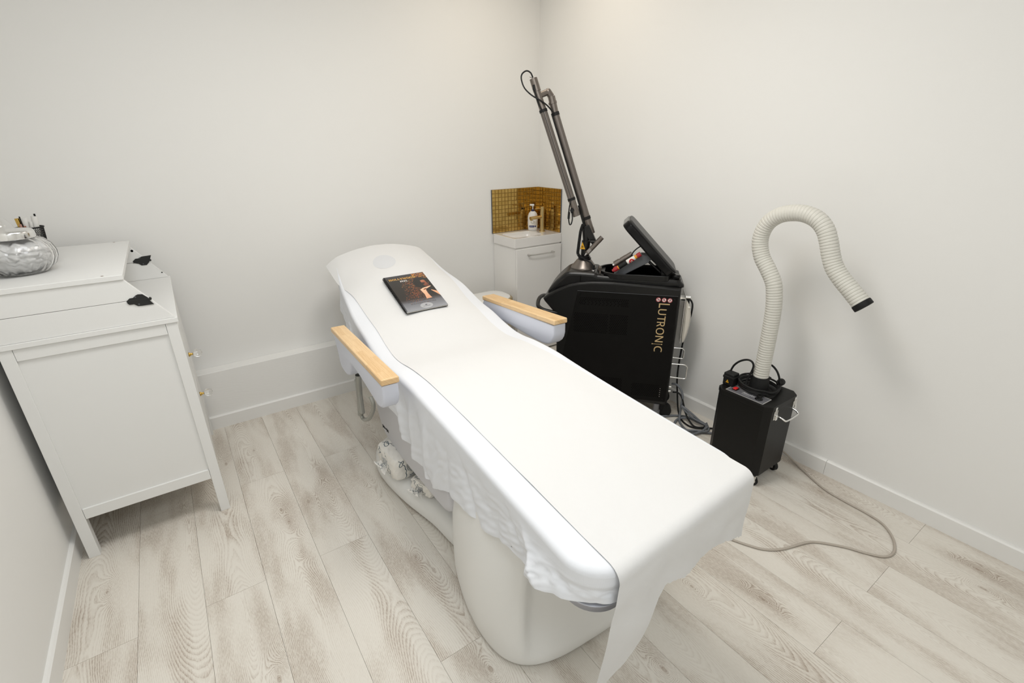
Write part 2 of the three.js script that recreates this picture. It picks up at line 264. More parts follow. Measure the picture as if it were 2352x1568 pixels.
{
  // moulded pedestal: hourglass pod at the foot end, low tray at the head end
  const ring = (y, hw, v0, v1, e = 3.2) => { const r = []; for (let i = 0; i < 96; i++) { const t = i / 96 * Math.PI * 2, c = Math.cos(t), s = Math.sin(t); let u = Math.sign(c) * Math.pow(Math.abs(c), 2 / e) * hw, v = (v0 + v1) / 2 + Math.sign(s) * Math.pow(Math.abs(s), 2 / e) * (v1 - v0) / 2;
    // shallow recessed front panel framed by two soft side flanks
    const front = sstep((v0 + v1) / 2, v0 + .12, v), inn = sstep(.275, .225, Math.abs(u) / hw * .335); v += .05 * front * inn * sstep(.02, .17, y); u *= lerp(1, .84, sstep(1.0, 1.40, v)); r.push([u, y, -v]); } return r; };
  const prof = [[.005, .312, .80, 1.37, 3.8], [.010, .320, .79, 1.375, 3.8], [.03, .326, .775, 1.385, 3.7], [.07, .331, .762, 1.40, 3.6], [.12, .334, .755, 1.40, 3.4], [.2, .336, .752, 1.40], [.3, .332, .752, 1.395], [.4, .322, .752, 1.38], [.5, .308, .755, 1.37], [.575, .292, .76, 1.36], [.6, .28, .77, 1.35]];
  part(bed, 'pedestal', capped(prof.map(p => ring(...p))), shellMat, 'off-white moulded pedestal');
  const hw = table([[1.2, .20], [1.36, .243], [1.5, .265], [1.7, .318], [1.9, .35], [2.02, .345], [2.12, .30], [2.18, .2], [2.2, .06]]);
  const out = []; for (let i = 0; i <= 40; i++) { const v = lerp(1.2, 2.2, Math.sin(i / 40 * Math.PI / 2)); out.push([-hw(v), v]); } for (let i = 40; i >= 0; i--) { const v = lerp(1.2, 2.2, Math.sin(i / 40 * Math.PI / 2)); out.push([hw(v), v]); }
  const tr = (y, ins) => out.map(([u, v]) => { const f = Math.max(0, 1 - ins / .3); return [u * f, y, -(1.6 + (v - 1.6) * (1 - ins / .6))]; });
  part(bed, 'base_tray', capped([tr(.004, .03), tr(.012, .012), tr(.03, .0), tr(.07, .002), tr(.095, .018), tr(.108, .04), tr(.114, .075)]), shellMat);
  part(bed, 'lift_column', cbox(-.14, .14, .1, .5, -1.8, -1.3, .02), greyPlastic);
  // upholstered seat shell under the seat section
  const sh = smoothPoly([[1.235, .42], [1.225, .335], [1.262, .288], [1.33, .272], [1.51, .248], [1.7, .224], [1.86, .212], [1.97, .222], [2.03, .262], [2.07, .34], [2.1, .46], [2.13, .62], [1.7, .645], [1.26, .62]], 5);
  const sg = extrude(sh.map(([v, y]) => [-v, y]).reverse(), .60, .022, 3); sg.rotateY(Math.PI / 2); sg.translate(-.30, 0, 0);
  // after the turn local x of the outline runs along -z
  const pp = sg.attributes.position; for (let i = 0; i < pp.count; i++) pp.setZ(i, -Math.abs(pp.getZ(i)));
  sg.computeVertexNormals();
  part(bed, 'seat_shell', toCreasedNormals(mergeVertices(sg.deleteAttribute('uv').deleteAttribute('normal')), .7), vinylShade, 'grey upholstered seat shell');
  // cushion under the sheet
  part(bed, 'mattress', drape(.02, -.006, .03, o => bedTop(o.u, o.v) - .115, (o, t) => ({ n: -.02 * t * t })), vinyl);
  part(bed, 'cushion_underside', (() => { const o = bedOutline(.02); return capped([o.map(p => [p.u, bedTop(p.u, p.v) - .135, -p.v]), o.map(p => [p.u, bedTop(p.u, p.v) - .105, -p.v])]); })(), vinyl);
  // armrests: padded arm with a wooden cap
  const arm = (side, vf, vr) => {
    const len = vr - vf, ang = Math.atan2(.055, len), uA = side < 0 ? -.432 : .366, w = side < 0 ? .058 : .068;
    const g = new THREE.Group(); g.name = 'armrest'; bed.add(g);
    const low = side < 0 ? 0 : -.022, prof = ([[vf + .002, .757], [vf + .001, .715], [vf + .006, .695], [vf + .018, .676], [vf + .036, .661], [vf + .06, .652], [vf + .09, .648], [vf + .165, .655 + low * .5], [vf + .30, .668 + low], [vf + .42, .670 + low], [vf + .44, .664 + low], [vf + .458, .645 + low], [vf + .478, .615 + low * .3], [vf + .51, .586], [vf + .55, .572], [vf + .60, .568], [vf + .64, .572], [vf + .662, .59], [vf + .675, .64], [vr - .008, .716]]);
    const gg = extrude(prof.map(([v, y]) => [v, y]).reverse(), w - .002, .008, 3);
    // outline x -> -z, depth -> x
    const p = gg.attributes.position; for (let i = 0; i < p.count; i++) { const v = p.getX(i), d = p.getZ(i); p.setX(i, uA + .001 + d); p.setZ(i, -v); }
    gg.deleteAttribute('uv'); gg.deleteAttribute('normal');
    const body = mergeVertices(gg); body.computeVertexNormals(); part(g, 'arm_pad', toCreasedNormals(body, .6), vinyl);
    const cap = rbox(len + .012, .023, w + .004, .0055, 0, 0, 0, 3), q = cap.attributes.position, uv = [];
    for (let i = 0; i < q.count; i++) uv.push((q.getX(i) / len) * .9 + .5 + (side > 0 ? .33 : 0), (q.getZ(i) + q.getY(i)) / w * .8 + .5);
    cap.setAttribute('uv', new THREE.Float32BufferAttribute(uv, 2));
    const cm = part(g, 'wood_cap', cap, armWood, 'light wooden armrest cap'); cm.rotation.set(0, Math.PI / 2, 0); cm.rotation.order = 'YXZ'; cm.rotation.z = -ang; cm.position.set(uA + w / 2, .7525 - .0085, -(vf + vr) / 2);
    return g;
  };
  arm(-1, 1.406, 2.145); arm(1, 1.56, 2.20);
  // arm pivots reach under the backrest
  part(bed, 'arm_bracket', cbox(-.40, -.25, .585, .625, -2.06, -1.98, .006), greyPlastic); part(bed, 'arm_bracket', cbox(.22, .40, .585, .625, -2.16, -2.08, .006), greyPlastic);
  // hanging grey hand lever at the head end
  const lv = [[-.385, .56, -1.955], [-.385, .53, -1.96], [-.385, .42, -1.99], [-.385, .33, -2.02], [-.378, .312, -2.0], [-.37, .35, -1.93], [-.366, .42, -1.86], [-.366, .47, -1.83], [-.37, .50, -1.845]];
  part(bed, 'release_lever', merge([tube(lv.slice(0, 4), .013, 30, 8), tube(lv.slice(3), .009, 40, 8), rbox(.022, .17, .036, .008, -.385, .44, -1.985)]), M({ color: new THREE.Color().setRGB(.36, .36, .33), roughness: .35, metalness: .4 }), 'grey hanging release lever');
  part(bed, 'lock_knob', cyl(.012, .014, .05, -.30, .565, -.80), blackRubber);
}

// fitted sheet: taut on top, hanging in folds at the sides, gathered at the foot
{
  const hemL = table([[.5, .61], [.58, .60], [.65, .572], [.715, .54], [.765, .522], [.82, .525], [.89, .50], [1.05, .463], [1.21, .42], [1.32, .365], [1.425, .362], [1.55, .40], [1.66, .47], [1.9, .47], [2.2, .50], [2.5, .60], [2.76, .74]]);
  const hemR = table([[.5, .62], [.8, .60], [1.2, .57], [1.5, .55], [1.9, .53], [2.2, .56], [2.5, .64], [2.76, .74]]);
  const hem = o => {
    const end = sstep(.66, .56, o.v) * sstep(.33, .2, Math.abs(o.u)), head = sstep(2.6, 2.74, o.v);
    let h = o.u < 0 ? hemL(o.v) : hemR(o.v);
    h = lerp(h, .612, end); h = lerp(h, .80, head);
    return h + .007 * n2(o.s * 2.6, 3.1) + .002 * n2(o.s * 9, 9.4);
  };
  // each fold: where it starts along the hem line, how it slants, its width, its depth and how far down it begins
  const R = mulberry(314), folds = [];
  for (let i = 0; i < 46; i++) folds.push({ c: .3 + i * .115 + (R() - .5) * .08, sl: (R() - .5) * .30, w: .014 + R() * .026, a: (R() < .62 ? 1 : -.8) * (.005 + .010 * R()), t0: R() * .45 });
  for (const [v, a, w, sl] of [[1.60, .020, .016, -.02], [1.545, -.014, .014, .0], [1.49, .018, .016, .03], [1.43, -.010, .016, .04], [1.36, .012, .02, .06], [.70, .012, .018, -.12], [.78, -.007, .014, -.10], [.66, .010, .02, .10]]) folds.push({ v, a, w, sl, t0: .05 });
  const disp = (o, t) => {
    const end = sstep(.70, .60, o.v), left = o.u < 0;
    let n = -.006 * t + .006 * t * n2(o.s * 2.6, t * .6 + 4);
    for (const f of folds) {
      const pos = f.v !== undefined ? (left ? (f.v - o.v) : 9) : o.s - f.c, d = (pos + f.sl * (t - .5)) / f.w;
      if (d * d < 14) n += f.a * Math.exp(-Math.abs(d) * .6 - d * d * .35) * sstep(f.t0, f.t0 + .5, t);
    }
    n += .002 * n2(o.s * 14 + t * 6, t * 4 - o.s * 5) * sstep(.1, .4, t);
    n *= 1 - .8 * end;
    n += end * (-.006 * sstep(.3, .6, t) + .0035 * Math.sin(o.s * 150) * sstep(.5, .6, t) * sstep(.8, .68, t) + .005 * sstep(.7, 1, t) * n2(o.s * 22, 1));
    n += .030 * Math.exp(-Math.pow((o.v - .645) / .07, 2)) * (left ? 1 : .4) * sstep(.25, 1, t);
    n += left ? 0 : .022 * Math.exp(-Math.pow((o.v - .655) / .022, 2)) * sstep(0, .12, t);
    return { n };
  };
  const g = drape(0, .002, .018, hem, disp, 44);
  const sheet = solo('fitted_sheet', g, sheetMat, 'white fitted sheet hanging in folds over the treatment bed', 'sheet');
  sheet.position.set(...BED); sheet.rotation.y = BEDTURN; sheetMat.side = THREE.DoubleSide;
}
// disposable paper cover down the middle, hanging torn over the foot
{
  const edgeY = table([[-.27, .335], [-.22, .352], [-.18, .378], [-.14, .44], [-.115, .50], [-.09, .553], [-.05, .548], [0, .532], [.06, .545], [.12, .55], [.18, .53], [.27, .49]]);
  const uL = table([[.3, -.254], [1.5, -.254], [1.8, -.262], [2.05, -.262], [2.3, -.275], [2.55, -.30], [2.76, -.305]]), uR = table([[.3, .254], [1.5, .254], [1.8, .258], [2.05, .25], [2.3, .25], [2.6, .252], [2.76, .253]]);
  const NU = 64, rows = [], rc = .030, lift = .0048;
  const wob = (u, v) => .0009 * n2(u * 5, v * 3) + .0006 * n2(u * 12 + 4, v * 7);
  const sag = (u, v) => { const e = (u < 0 ? -u - widL(v) : u - widR(v)) + .02; return e > 0 ? e * e * 1.5 + e * .16 : 0; };
  for (let i = 0; i <= 150; i++) rows.push(i / 150);
  const make = f => Array.from({ length: NU + 1 }, (_, j) => f(j / NU));
  const R = [];
  for (const t of rows) R.push(make(s => { const v0 = vfoot(lerp(-.254, .254, s)) + rc - .018, v = lerp(2.762, v0, t), u = lerp(uL(v), uR(v), s); const vv = Math.max(v, .6); return [u, bedTop(u, vv) + lift + wob(u, v) - sag(u, v), -v]; }));
  for (let i = 1; i <= 10; i++) { const a = i / 10 * Math.PI / 2; R.push(make(s => { const u = lerp(-.254, .254, s), v0 = vfoot(u) + rc - .018; return [u, .70 + lift + wob(u, v0) - rc * (1 - Math.cos(a)), -(v0 - rc * Math.sin(a))]; })); }
  for (let i = 1; i <= 46; i++) { const t = i / 46; R.push(make(s => { const u0 = lerp(-.254, .254, s), ye = edgeY(u0) + .004 * n2(u0 * 55, 2) + .0025 * n2(u0 * 160, 5), y0 = .70 + lift - rc, y = lerp(y0, ye, t), d = y0 - y; const u = u0 - .12 * d * sstep(-.1, -.25, u0); return [u, y, -(vfoot(u0) - .018 - .010 * Math.sin(d * 9) * .6 + .012 * d / .3 + .004 * n2(u0 * 7, d * 6) * Math.min(1, d * 12))]; })); }
  const g = grid(R, false, (i, j, p) => [p[0] * 30, (p[2] + p[1]) * 30]);
  const pc = thing('paper_cover', 'white disposable paper strip along the bed, torn end hanging at the foot', 'paper sheet', BED, BEDTURN);
  paperMat.side = THREE.DoubleSide; part(pc, 'strip', g, paperMat);
  // oval face opening in the strip, the bluish sheet shows in it
  const ov = []; for (let i = 0; i <= 6; i++) ov.push(Array.from({ length: 48 }, (_, j) => { const a = j / 48 * 6.2832, u = -.048 + .060 * i / 6 * Math.cos(a) - .008 * i / 6 * Math.sin(a), v = 2.525 - .078 * i / 6 * Math.sin(a); return [u, bedTop(u, v) + .0048 + wob(u, v) + .0006, -v]; }));
  part(pc, 'face_opening', grid(ov, true), M({ color: new THREE.Color().setRGB(.68, .69, .705), roughness: .9, side: THREE.DoubleSide }), 'oval face opening showing the sheet');
}

// ---------------------------------------------------------------- white secretary desk against the left wall
{
  const O = [-.30, 0, -2.486], G = g => g.translate(-O[0], -O[1], -O[2]);
  const d = thing('secretary_desk', 'white wooden secretary desk with slanted open top and crystal knobs', 'desk', O);
  const zN = -2.112, zF = -2.86, xB = -.546, xF = -.058, leg = .036;
  const stain = whitePaint;
  for (const [x, z] of [[xB, zN - leg], [xF - leg, zN - leg], [xB, zF], [xF - leg, zF]]) part(d, 'leg', G(cbox(x, x + leg, 0, .8755, z, z + leg, .0015)), stain);
  const side = z => {
    part(d, 'side_rail', G(cbox(xB + leg + .0008, xF - leg - .0008, .833, .8755, z - .018, z, .001)), stain);
    part(d, 'side_rail', G(cbox(xB + leg + .0008, xF - leg - .0008, .175, .22, z - .018, z, .0015)), stain);
    part(d, 'side_panel', G(cbox(xB + leg - .004, xF - leg + .004, .215, .837, z - .016, z - .0075)), stain);
  };
  side(zN - .0012); side(zF + .0192);
  part(d, 'desk_board', G(cbox(-.556, -.052, .876, .894, zF - .006, zN + .006, .0015)), stain);
  part(d, 'back_panel', G(cbox(xB + .004, xB + .012, .2, 1.05, zF + .004, zN - .004)), stain);
  part(d, 'bottom_board', G(cbox(xB + .01, xF - .012, .2, .215, zF + .02, zN - .02)), stain);
  const sx = y => -.058 - (y - .894) * .716;
  for (const z of [zN - .016, zF]) {
    part(d, 'gable_lower', G(extrude([[-.548, .8945], [-.0585, .8945], [sx(.9782), .9782], [-.548, .9782]], .016, .001).translate(0, 0, z)), stain);
    part(d, 'gable_upper', G(extrude([[-.548, .9796], [sx(.9796), .9796], [-.174, 1.0555], [-.548, 1.0555]], .016, .001).translate(0, 0, z)), stain);
  }
  part(d, 'top_board', G(cbox(-.552, -.171, 1.056, 1.074, -2.9, zN + .005, .0018)), stain);
  part(d, 'pigeonhole_panel', G(cbox(-.335, -.322, .895, 1.055, zF + .018, zN - .018)), stain);
  const holes = (pts, z) => pts.map(([x, y, r]) => new THREE.CircleGeometry(r, 12).translate(x, y, z));
  part(d, 'dowel_hole', G(holes([[-.169, 1.034, .0055]], zF + .0163)[0]), dark); part(d, 'dowel_hole', G(holes([[-.080, .919, .003]], zF + .0163)[0]), dark);
  for (const z of [-2.888, -2.124]) part(d, 'dowel_hole', G(new THREE.CircleGeometry(.0045, 12).rotateX(-Math.PI / 2).translate(-.227, 1.0743, z)), M({ color: 0x6b4a2a, roughness: .9 }));
  const nearH = [[-.1832, .9792], [-.1821, .9703], [-.1778, .9652], [-.1651, .9649], [-.1554, .9565], [-.1455, .9555], [-.1086, .9554], [-.1165, .9687], [-.1207, .9826], [-.1337, .9967], [-.1468, .9982], [-.1542, .9952], [-.1627, .9882], [-.1728, .9879]];
  const farH = [[-.1778, .9862], [-.1745, .978], [-.1581, .9723], [-.1491, .9632], [-.129, .9626], [-.1156, .9764], [-.1025, 1.0064], [-.1222, 1.0052], [-.139, 1.0046], [-.1542, .9973], [-.1653, .9971]];
  const hm = M({ color: new THREE.Color().setRGB(.010, .010, .010), roughness: .45 });
  for (const [pts, z, piv, sc] of [[nearH, zN, [-.115, .978], [[-.1555, .9905], [-.151, .963]]], [farH, zF + .016, [-.111, .984], [[-.149, .9985], [-.141, .970]]]]) {
    const h = part(d, 'hinge', G(merge([extrude(pts, .003, .0008), cyl(.0045, .0045, .012, 0, 0, 0, 16).rotateX(Math.PI / 2).translate(piv[0], piv[1], .004), rod([pts[0][0], .979, .0032], [piv[0], piv[1], .0032], .0012)]).translate(0, 0, z)), hm, 'black folding hinge');
    for (const s of sc) part(h, 'screw', G(cyl(.0028, .0028, .001, 0, 0, 0, 14).rotateX(Math.PI / 2).translate(s[0], s[1], z + .0034)), greyPlastic);
  }
  for (const [y0, y1, ky] of [[.52, .829, .624], [.224, .508, .426]]) {
    const dr = part(d, 'drawer', G(cbox(-.075, xF - .001, y0, y1, zF + leg + .002, zN - leg - .002, .0015)), stain);
    const kz = -2.44;
    part(dr, 'knob_base', G(lathe([[0, 0], [.0095, 0], [.0092, .004], [.005, .010], [.0045, .013], [.0065, .017], [0, .017]], 24).rotateZ(-Math.PI / 2).translate(xF - .001, ky, kz)), brightBrass, 'brass knob base');
    const k = new THREE.IcosahedronGeometry(.0185, 1); part(dr, 'knob', G(k.translate(xF + .033, ky, kz)), crystal, 'faceted crystal knob');
  }
  for (const y of [.8305, .5085, .205]) part(d, 'front_rail', G(cbox(-.09, xF - .003, y, y + (y > .8 ? .045 : y > .4 ? .0105 : .018), zF + leg, zN - leg)), stain);
}
// ---- things on the desk
{
  const jx = -.455, jz = -2.35, jy = 1.0745;
  const jar = thing('glass_jar', 'round ribbed glass jar with silver lid on the desk', 'jar', [jx, jy, jz]);
  const wall = [[.0, .004], [.05, .004], [.070, .012], [.088, .030], [.098, .052], [.099, .070], [.092, .092], [.078, .108], [.060, .116], [.058, .120]];
  const outer = [[0, 0], [.055, 0], [.075, .006], [.093, .026], [.1035, .052], [.1045, .071], [.097, .096], [.082, .113], [.063, .121], [.061, .125]];
  const rib = (prof, amp) => { const rows = prof.map(([r, y]) => { const a = []; for (let i = 0; i < 144; i++) { const t = -i / 144 * Math.PI * 2, q = r * (1 + amp * Math.cos(t * 18) * Math.sin(Math.min(1, y / .12) * Math.PI)); a.push([q * Math.cos(t), y, q * Math.sin(t)]); } return a; }); return grid(rows, true); };
  const shell = [...outer, ...wall.slice().reverse()];
  const jarGlass = M({ color: 0xffffff, roughness: .01, transmission: 1, ior: 1.45, thickness: .005 });
  part(jar, 'glass_body', mergeVertices(rib(shell, .022)), jarGlass);
  part(jar, 'lid', lathe([[0, .150], [.045, .150], [.060, .148], [.0645, .143], [.0655, .138], [.066, .122], [.0645, .1195], [.063, .122], [.061, .137], [0, .14]], 64), chrome, 'polished silver lid');
  const inner = table([[0, .045], [.008, .062], [.03, .083], [.055, .092], [.072, .092], [.088, .080], [.10, .055], [.106, .01]]), rowsC = [];
  for (let i = 0; i <= 40; i++) { const y = .007 + i / 40 * .098, r = []; for (let k = 0; k < 96; k++) { const a = k / 96 * 6.2832, b = inner(y - .006) * (1 - .10 * (1 - Math.abs(n3(Math.cos(a) * 2.6, Math.sin(a) * 2.6, y * 42))) ** 3 * 1.2 - .02 * n3(Math.cos(a) * 9, Math.sin(a) * 9, y * 90)); r.push([b * Math.cos(a), y + .004 * n3(Math.cos(a) * 3, Math.sin(a) * 3, y * 20), b * Math.sin(a)]); } rowsC.push(r); }
  const cw = capped(rowsC);
  const cotton = solo('cotton_wool', cw, M({ color: new THREE.Color().setRGB(.86, .86, .85), roughness: 1 }), 'white cotton wool filling the ribbed glass jar', 'cotton'); cotton.position.set(jx, jy, jz); cotton.userData.kind = 'stuff';
  // clear glass bell behind the jar
  const bell = thing('glass_bell', 'clear glass bell with knob behind the ribbed jar', 'glass bell', [-.515, jy, -2.52]);
  part(bell, 'dome', lathe([[.046, 0], [.049, .002], [.050, .08], [.049, .12], [.044, .145], [.033, .166], [.018, .176], [0, .179]], 64), glass);
  part(bell, 'knob', new THREE.SphereGeometry(.010, 24, 16).translate(0, .188, 0), crystal);
  // pen holder and pens
  const cx = -.468, cz = -2.755, hp = thing('pen_holder', 'black wire mesh pen holder behind the glass jar', 'pen holder', [cx, jy, cz]);
  const mesh = [], r0 = .036, r1 = .043, H = .108;
  for (let i = 0; i < 44; i++) { for (const s of [-1, 1]) { const pts = []; for (let k = 0; k <= 8; k++) { const t = k / 8, a = i / 44 * 6.283 + s * t * .9, r = lerp(r0, r1, t); pts.push([r * Math.cos(a), t * H, r * Math.sin(a)]); } mesh.push(tube(pts, .0009, 8, 3)); } }
  part(hp, 'mesh_wall', merge(mesh), blackRubber); part(hp, 'rim', new THREE.TorusGeometry(r1 + .001, .0028, 8, 48).rotateX(Math.PI / 2).translate(0, H, 0), blackRubber); part(hp, 'bottom', cyl(r0, r0, .003, 0, .0015, 0), blackRubber);
  const lbl = canvasTex(128, 256, (c, w, h) => { c.fillStyle = '#0b0b0c'; c.fillRect(0, 0, w, h); c.save(); c.translate(w, 0); c.rotate(Math.PI / 2); c.fillStyle = '#a9a9a9'; const rr = mulberry(3); for (let k = 0; k < 16; k++) c.fillRect(30 + k * 11, 84 + 6 * rr(), 7, 14); for (let k = 0; k < 9; k++) c.fillRect(30 + k * 11, 56 + 5 * rr(), 6, 11); const cs = ['#c8372d', '#2b6bc4', '#e0b02a', '#58a846']; cs.forEach((k, i) => { c.fillStyle = k; c.beginPath(); c.arc(60 + i * 40, 32, 11, 0, 7); c.fill(); }); c.restore(); });
  part(hp, 'paper_label', new THREE.CylinderGeometry(r1 - .001, r0 + .0025, .09, 24, 1, true, -.55, 1.0).translate(0, .055, 0).scale(1.03, 1, 1.03), M({ map: lbl, roughness: .5, side: THREE.DoubleSide }), 'printed black paper band');
  const pen = (name, label, a, b, r, mat, capMat, grp) => { const t = thing(name, label, 'pen', [cx, jy, cz], 0); const A = V3(...a), B = V3(...b), m = A.clone().lerp(B, .72); part(t, 'barrel', rod(a, m.toArray(), r * .92), mat); part(t, 'cap', rod(m.toArray(), b, r), capMat); return t; };
  const p1 = pen('marker_pen', 'thick white marker with black clip at the right of the pen holder', [.008, .006, .0], [.026, .150, -.004], .0105, whitePlastic, whitePlastic);
  part(p1, 'clip', rbox(.006, .014, .005, .001, .029, .152, -.004), blackRubber);
  const p2 = pen('marker_pen', 'thick white marker with black edge in the middle of the pen holder', [-.002, .006, .004], [-.004, .146, .006], .0105, whitePlastic, whitePlastic);
  part(p2, 'clip', rbox(.004, .05, .006, .001, -.0155, .128, .008), blackRubber);
  pen('thin_pen', 'thin white pen leaning between the two thick markers', [.0, .006, .012], [.013, .132, .016], .0052, whitePlastic, whitePlastic);
  pen('eyeliner_pencil', 'black pencil with rosy white tip in the pen holder', [-.014, .006, .012], [-.020, .124, .016], .004, blackRubber, M({ color: new THREE.Color().setRGB(.55, .30, .24), roughness: .5 }));
  pen('eyeliner_pencil', 'white pencil with brown tip beside the thin white pen', [-.006, .006, .018], [-.008, .116, .022], .004, whitePlastic, M({ color: new THREE.Color().setRGB(.35, .13, .08), roughness: .5 }));
  pen('gold_pen', 'flat golden pen standing at the left of the pen holder', [-.018, .006, .0], [-.026, .146, .002], .0075, brightBrass, brightBrass);
  // steel dishes
  const tx = -.435, tz = -2.585, tr = thing('steel_tray', 'small brushed steel tray behind the glass jar', 'tray', [tx, jy, tz], .12);
  const rim = (w, l, y) => rring(w, l, .012, 5).map(p => [p[0], y, p[1]]);
  part(tr, 'tray_shell', grid([rim(.03, .06, .001), rim(.074, .148, .001), rim(.084, .158, .022), rim(.096, .170, .024), rim(.097, .171, .022), rim(.086, .160, .020), rim(.072, .146, .0035), rim(.03, .06, .0035)], true), steel);
  part(tr, 'tray_floor', cbox(-.034, .034, .001, .003, -.07, .07), steel);
  const bowl = solo('steel_bowl', lathe([[0, .002], [.02, .002], [.030, .012], [.035, .024], [.038, .026], [.0385, .0265], [.036, .027], [.034, .025], [.028, .012], [.018, .005], [0, .005]], 48), steel, 'small round steel bowl resting on the steel tray', 'bowl'); bowl.position.set(-.432, jy + .012, -2.63);
}

// ---------------------------------------------------------------- washbasin corner
{
  const O = [2.11, 0, -2.83], G = g => g.translate(-O[0], -O[1], -O[2]);
  const cab = thing('basin_cabinet', 'narrow white gloss basin cabinet in the corner', 'cabinet', O);
  part(cab, 'body', G(cbox(1.912, 2.312, .01, .811, -2.978, -2.706, .0015)), whiteGloss);
  const door = part(cab, 'door', G(cbox(1.9135, 2.309, .014, .803, -2.704, -2.686, .002)), whiteGloss);
  part(door, 'handle', G(merge([tube([[2.003, .760, -2.66], [2.06, .759, -2.655], [2.166, .758, -2.655], [2.223, .757, -2.66]], .0045, 30, 10), rod([2.006, .760, -2.686], [2.006, .760, -2.658], .006), rod([2.220, .757, -2.686], [2.220, .757, -2.658], .006), rbox(.022, .009, .009, .003, 2.010, .760, -2.659), rbox(.022, .009, .009, .003, 2.216, .757, -2.659)])), steel, 'satin bar handle');
  const bs = thing('washbasin', 'white ceramic washbasin on the corner cabinet', 'basin', [2.11, .812, -2.83]);
  const s = rrect(.416, .270, .006); s.holes.push(new THREE.Path(rrect(.25, .185, .035).getPoints(8).map(p => p.clone().add(new THREE.Vector2(-.055, -.005))).reverse()));
  const rimg = new THREE.ExtrudeGeometry(s, { depth: .061, bevelEnabled: true, bevelThickness: .002, bevelSize: .002, bevelOffset: -.002, bevelSegments: 2 }).translate(0, 0, .002).rotateX(-Math.PI / 2);
  part(bs, 'rim', rimg, ceramic);
  const ov = (k, y) => rring(.25 * k + .002, .185 * k + .002, .035 * k).map(p => [p[0] - .055, y, p[1] + .005]);
  part(bs, 'bowl', grid([ov(1, .050), ov(.96, .028), ov(.85, .012), ov(.5, .007), ov(.05, .006)], true), (() => { const m = ceramic.clone(); m.side = THREE.DoubleSide; return m; })());
  part(bs, 'drain', cyl(.018, .018, .003, -.055, .0085, .005), brass, 'brass drain cover');
  // golden mirror mosaic on both walls: every tile its own piece
  const mo = thing('mosaic_splashback', 'golden mirror mosaic splashback above the washbasin', 'splashback', [2.318, .877, -2.98]);
  const grout = M({ color: new THREE.Color().setRGB(.30, .19, .055), roughness: .35, metalness: .75 });
  part(mo, 'backing', merge([cbox(-.416, 0, 0, .302, .0005, .0045), cbox(-.0045, -.0005, 0, .302, .0045, .274)]), grout);
  const tm = [0, 1, 2].map(i => M({ color: new THREE.Color().setRGB([.58, .54, .61][i], [.385, .355, .41][i], [.12, .105, .13][i]), roughness: .09, metalness: 1 }));
  const tg = rbox(.0247, .0247, .004, .0012, 0, 0, 0, 1), R = mulberry(41); let n = 0;
  const tile = (x, y, z, ry) => { const m = part(mo, n ? 'tile_' + String(n).padStart(3, '0') : 'tile', tg, tm[Math.floor(R() * 3)]); m.position.set(x, y, z); m.rotation.set((R() - .5) * .012, ry + (R() - .5) * .012, 0); n++; };
  for (let r = 0; r < 11; r++) { const y = .0137 + r * .02746; for (let c = 0; c < 15; c++) tile(-.4025 + c * .02775, y, .0060, 0); for (let c = 0; c < 10; c++) tile(-.0060, y, .0195 + c * .02680, Math.PI / 2); }
  part(mo, 'edge_strip', merge([cbox(-.4185, -.416, 0, .302, .0005, .009), cbox(-.009, -.0005, 0, .302, .274, .2765)]), greyPlastic);
  // tap
  const tap = thing('basin_tap', 'brushed brass tap on the washbasin', 'tap', [2.245, .877, -2.833]);
  part(tap, 'base_ring', cyl(.023, .023, .004, 0, .002, 0), brass); part(tap, 'body', cyl(.0155, .0155, .172, 0, .087, 0, 36), brass);
  part(tap, 'spout', merge([rod([-.0, .106, .0], [-.112, .103, .004], .0115), rod([-.102, .100, .004], [-.103, .086, .004], .009)]), brass);
  part(tap, 'lever', merge([cyl(.0158, .0158, .03, 0, .162, 0), rod([-.01, .165, .0], [-.068, .165, .0], .0032)]), brass);
  // soap
  const soap = thing('soap_bottle', 'white pump soap bottle behind the brass tap', 'bottle', [2.218, .877, -2.912], -.65);
  const lb = canvasTex(256, 256, (c, w, h) => { c.fillStyle = '#f1efe9'; c.fillRect(0, 0, w, h); c.fillStyle = '#c9c6bd'; c.beginPath(); c.ellipse(128, 80, 60, 44, 0, 0, 7); c.fill(); c.fillStyle = '#ece9e2'; c.beginPath(); c.ellipse(120, 74, 34, 24, .4, 0, 7); c.fill(); c.fillStyle = '#1d2560'; c.fillRect(20, 168, 150, 46); c.fillStyle = '#b9bfe0'; for (let k = 0; k < 6; k++) c.fillRect(42 + k * 18, 184, 12, 14); c.fillStyle = '#22306e'; c.beginPath(); c.arc(205, 190, 24, 0, 7); c.fill(); c.fillStyle = '#999'; c.fillRect(30, 228, 150, 5); });
  const sg = lathe([[0, 0], [.030, 0], [.034, .006], [.0375, .05], [.0375, .085], [.036, .105], [.029, .126], [.017, .138], [.0125, .141], [0, .141]], 40); sg.scale(1, 1, .62);
  part(soap, 'body', sg, whitePlastic); part(soap, 'label', new THREE.CylinderGeometry(.0380, .0362, .075, 24, 1, true, -.9, 1.8).scale(1, 1, .635).translate(0, .05, 0), M({ map: lb, roughness: .45 }), 'printed label with dark blue band');
  part(soap, 'collar', cyl(.0125, .0125, .012, 0, .146, 0), M({ color: 0x20264f, roughness: .4 })); part(soap, 'pump', merge([cyl(.004, .004, .03, 0, .165, 0), rbox(.034, .012, .014, .004, -.006, .184, 0), cyl(.011, .011, .008, 0, .18, 0)]), whitePlastic);
  // pedal bin
  const bin = thing('waste_bin', 'white topped waste bin with golden rim beside the basin cabinet', 'bin', [1.705, 0, -2.735]); bin.scale.set(1, 1.065, 1);
  const br = (w, l, y, r) => rring(w, l, r).map(p => [p[0], y, p[1]]);
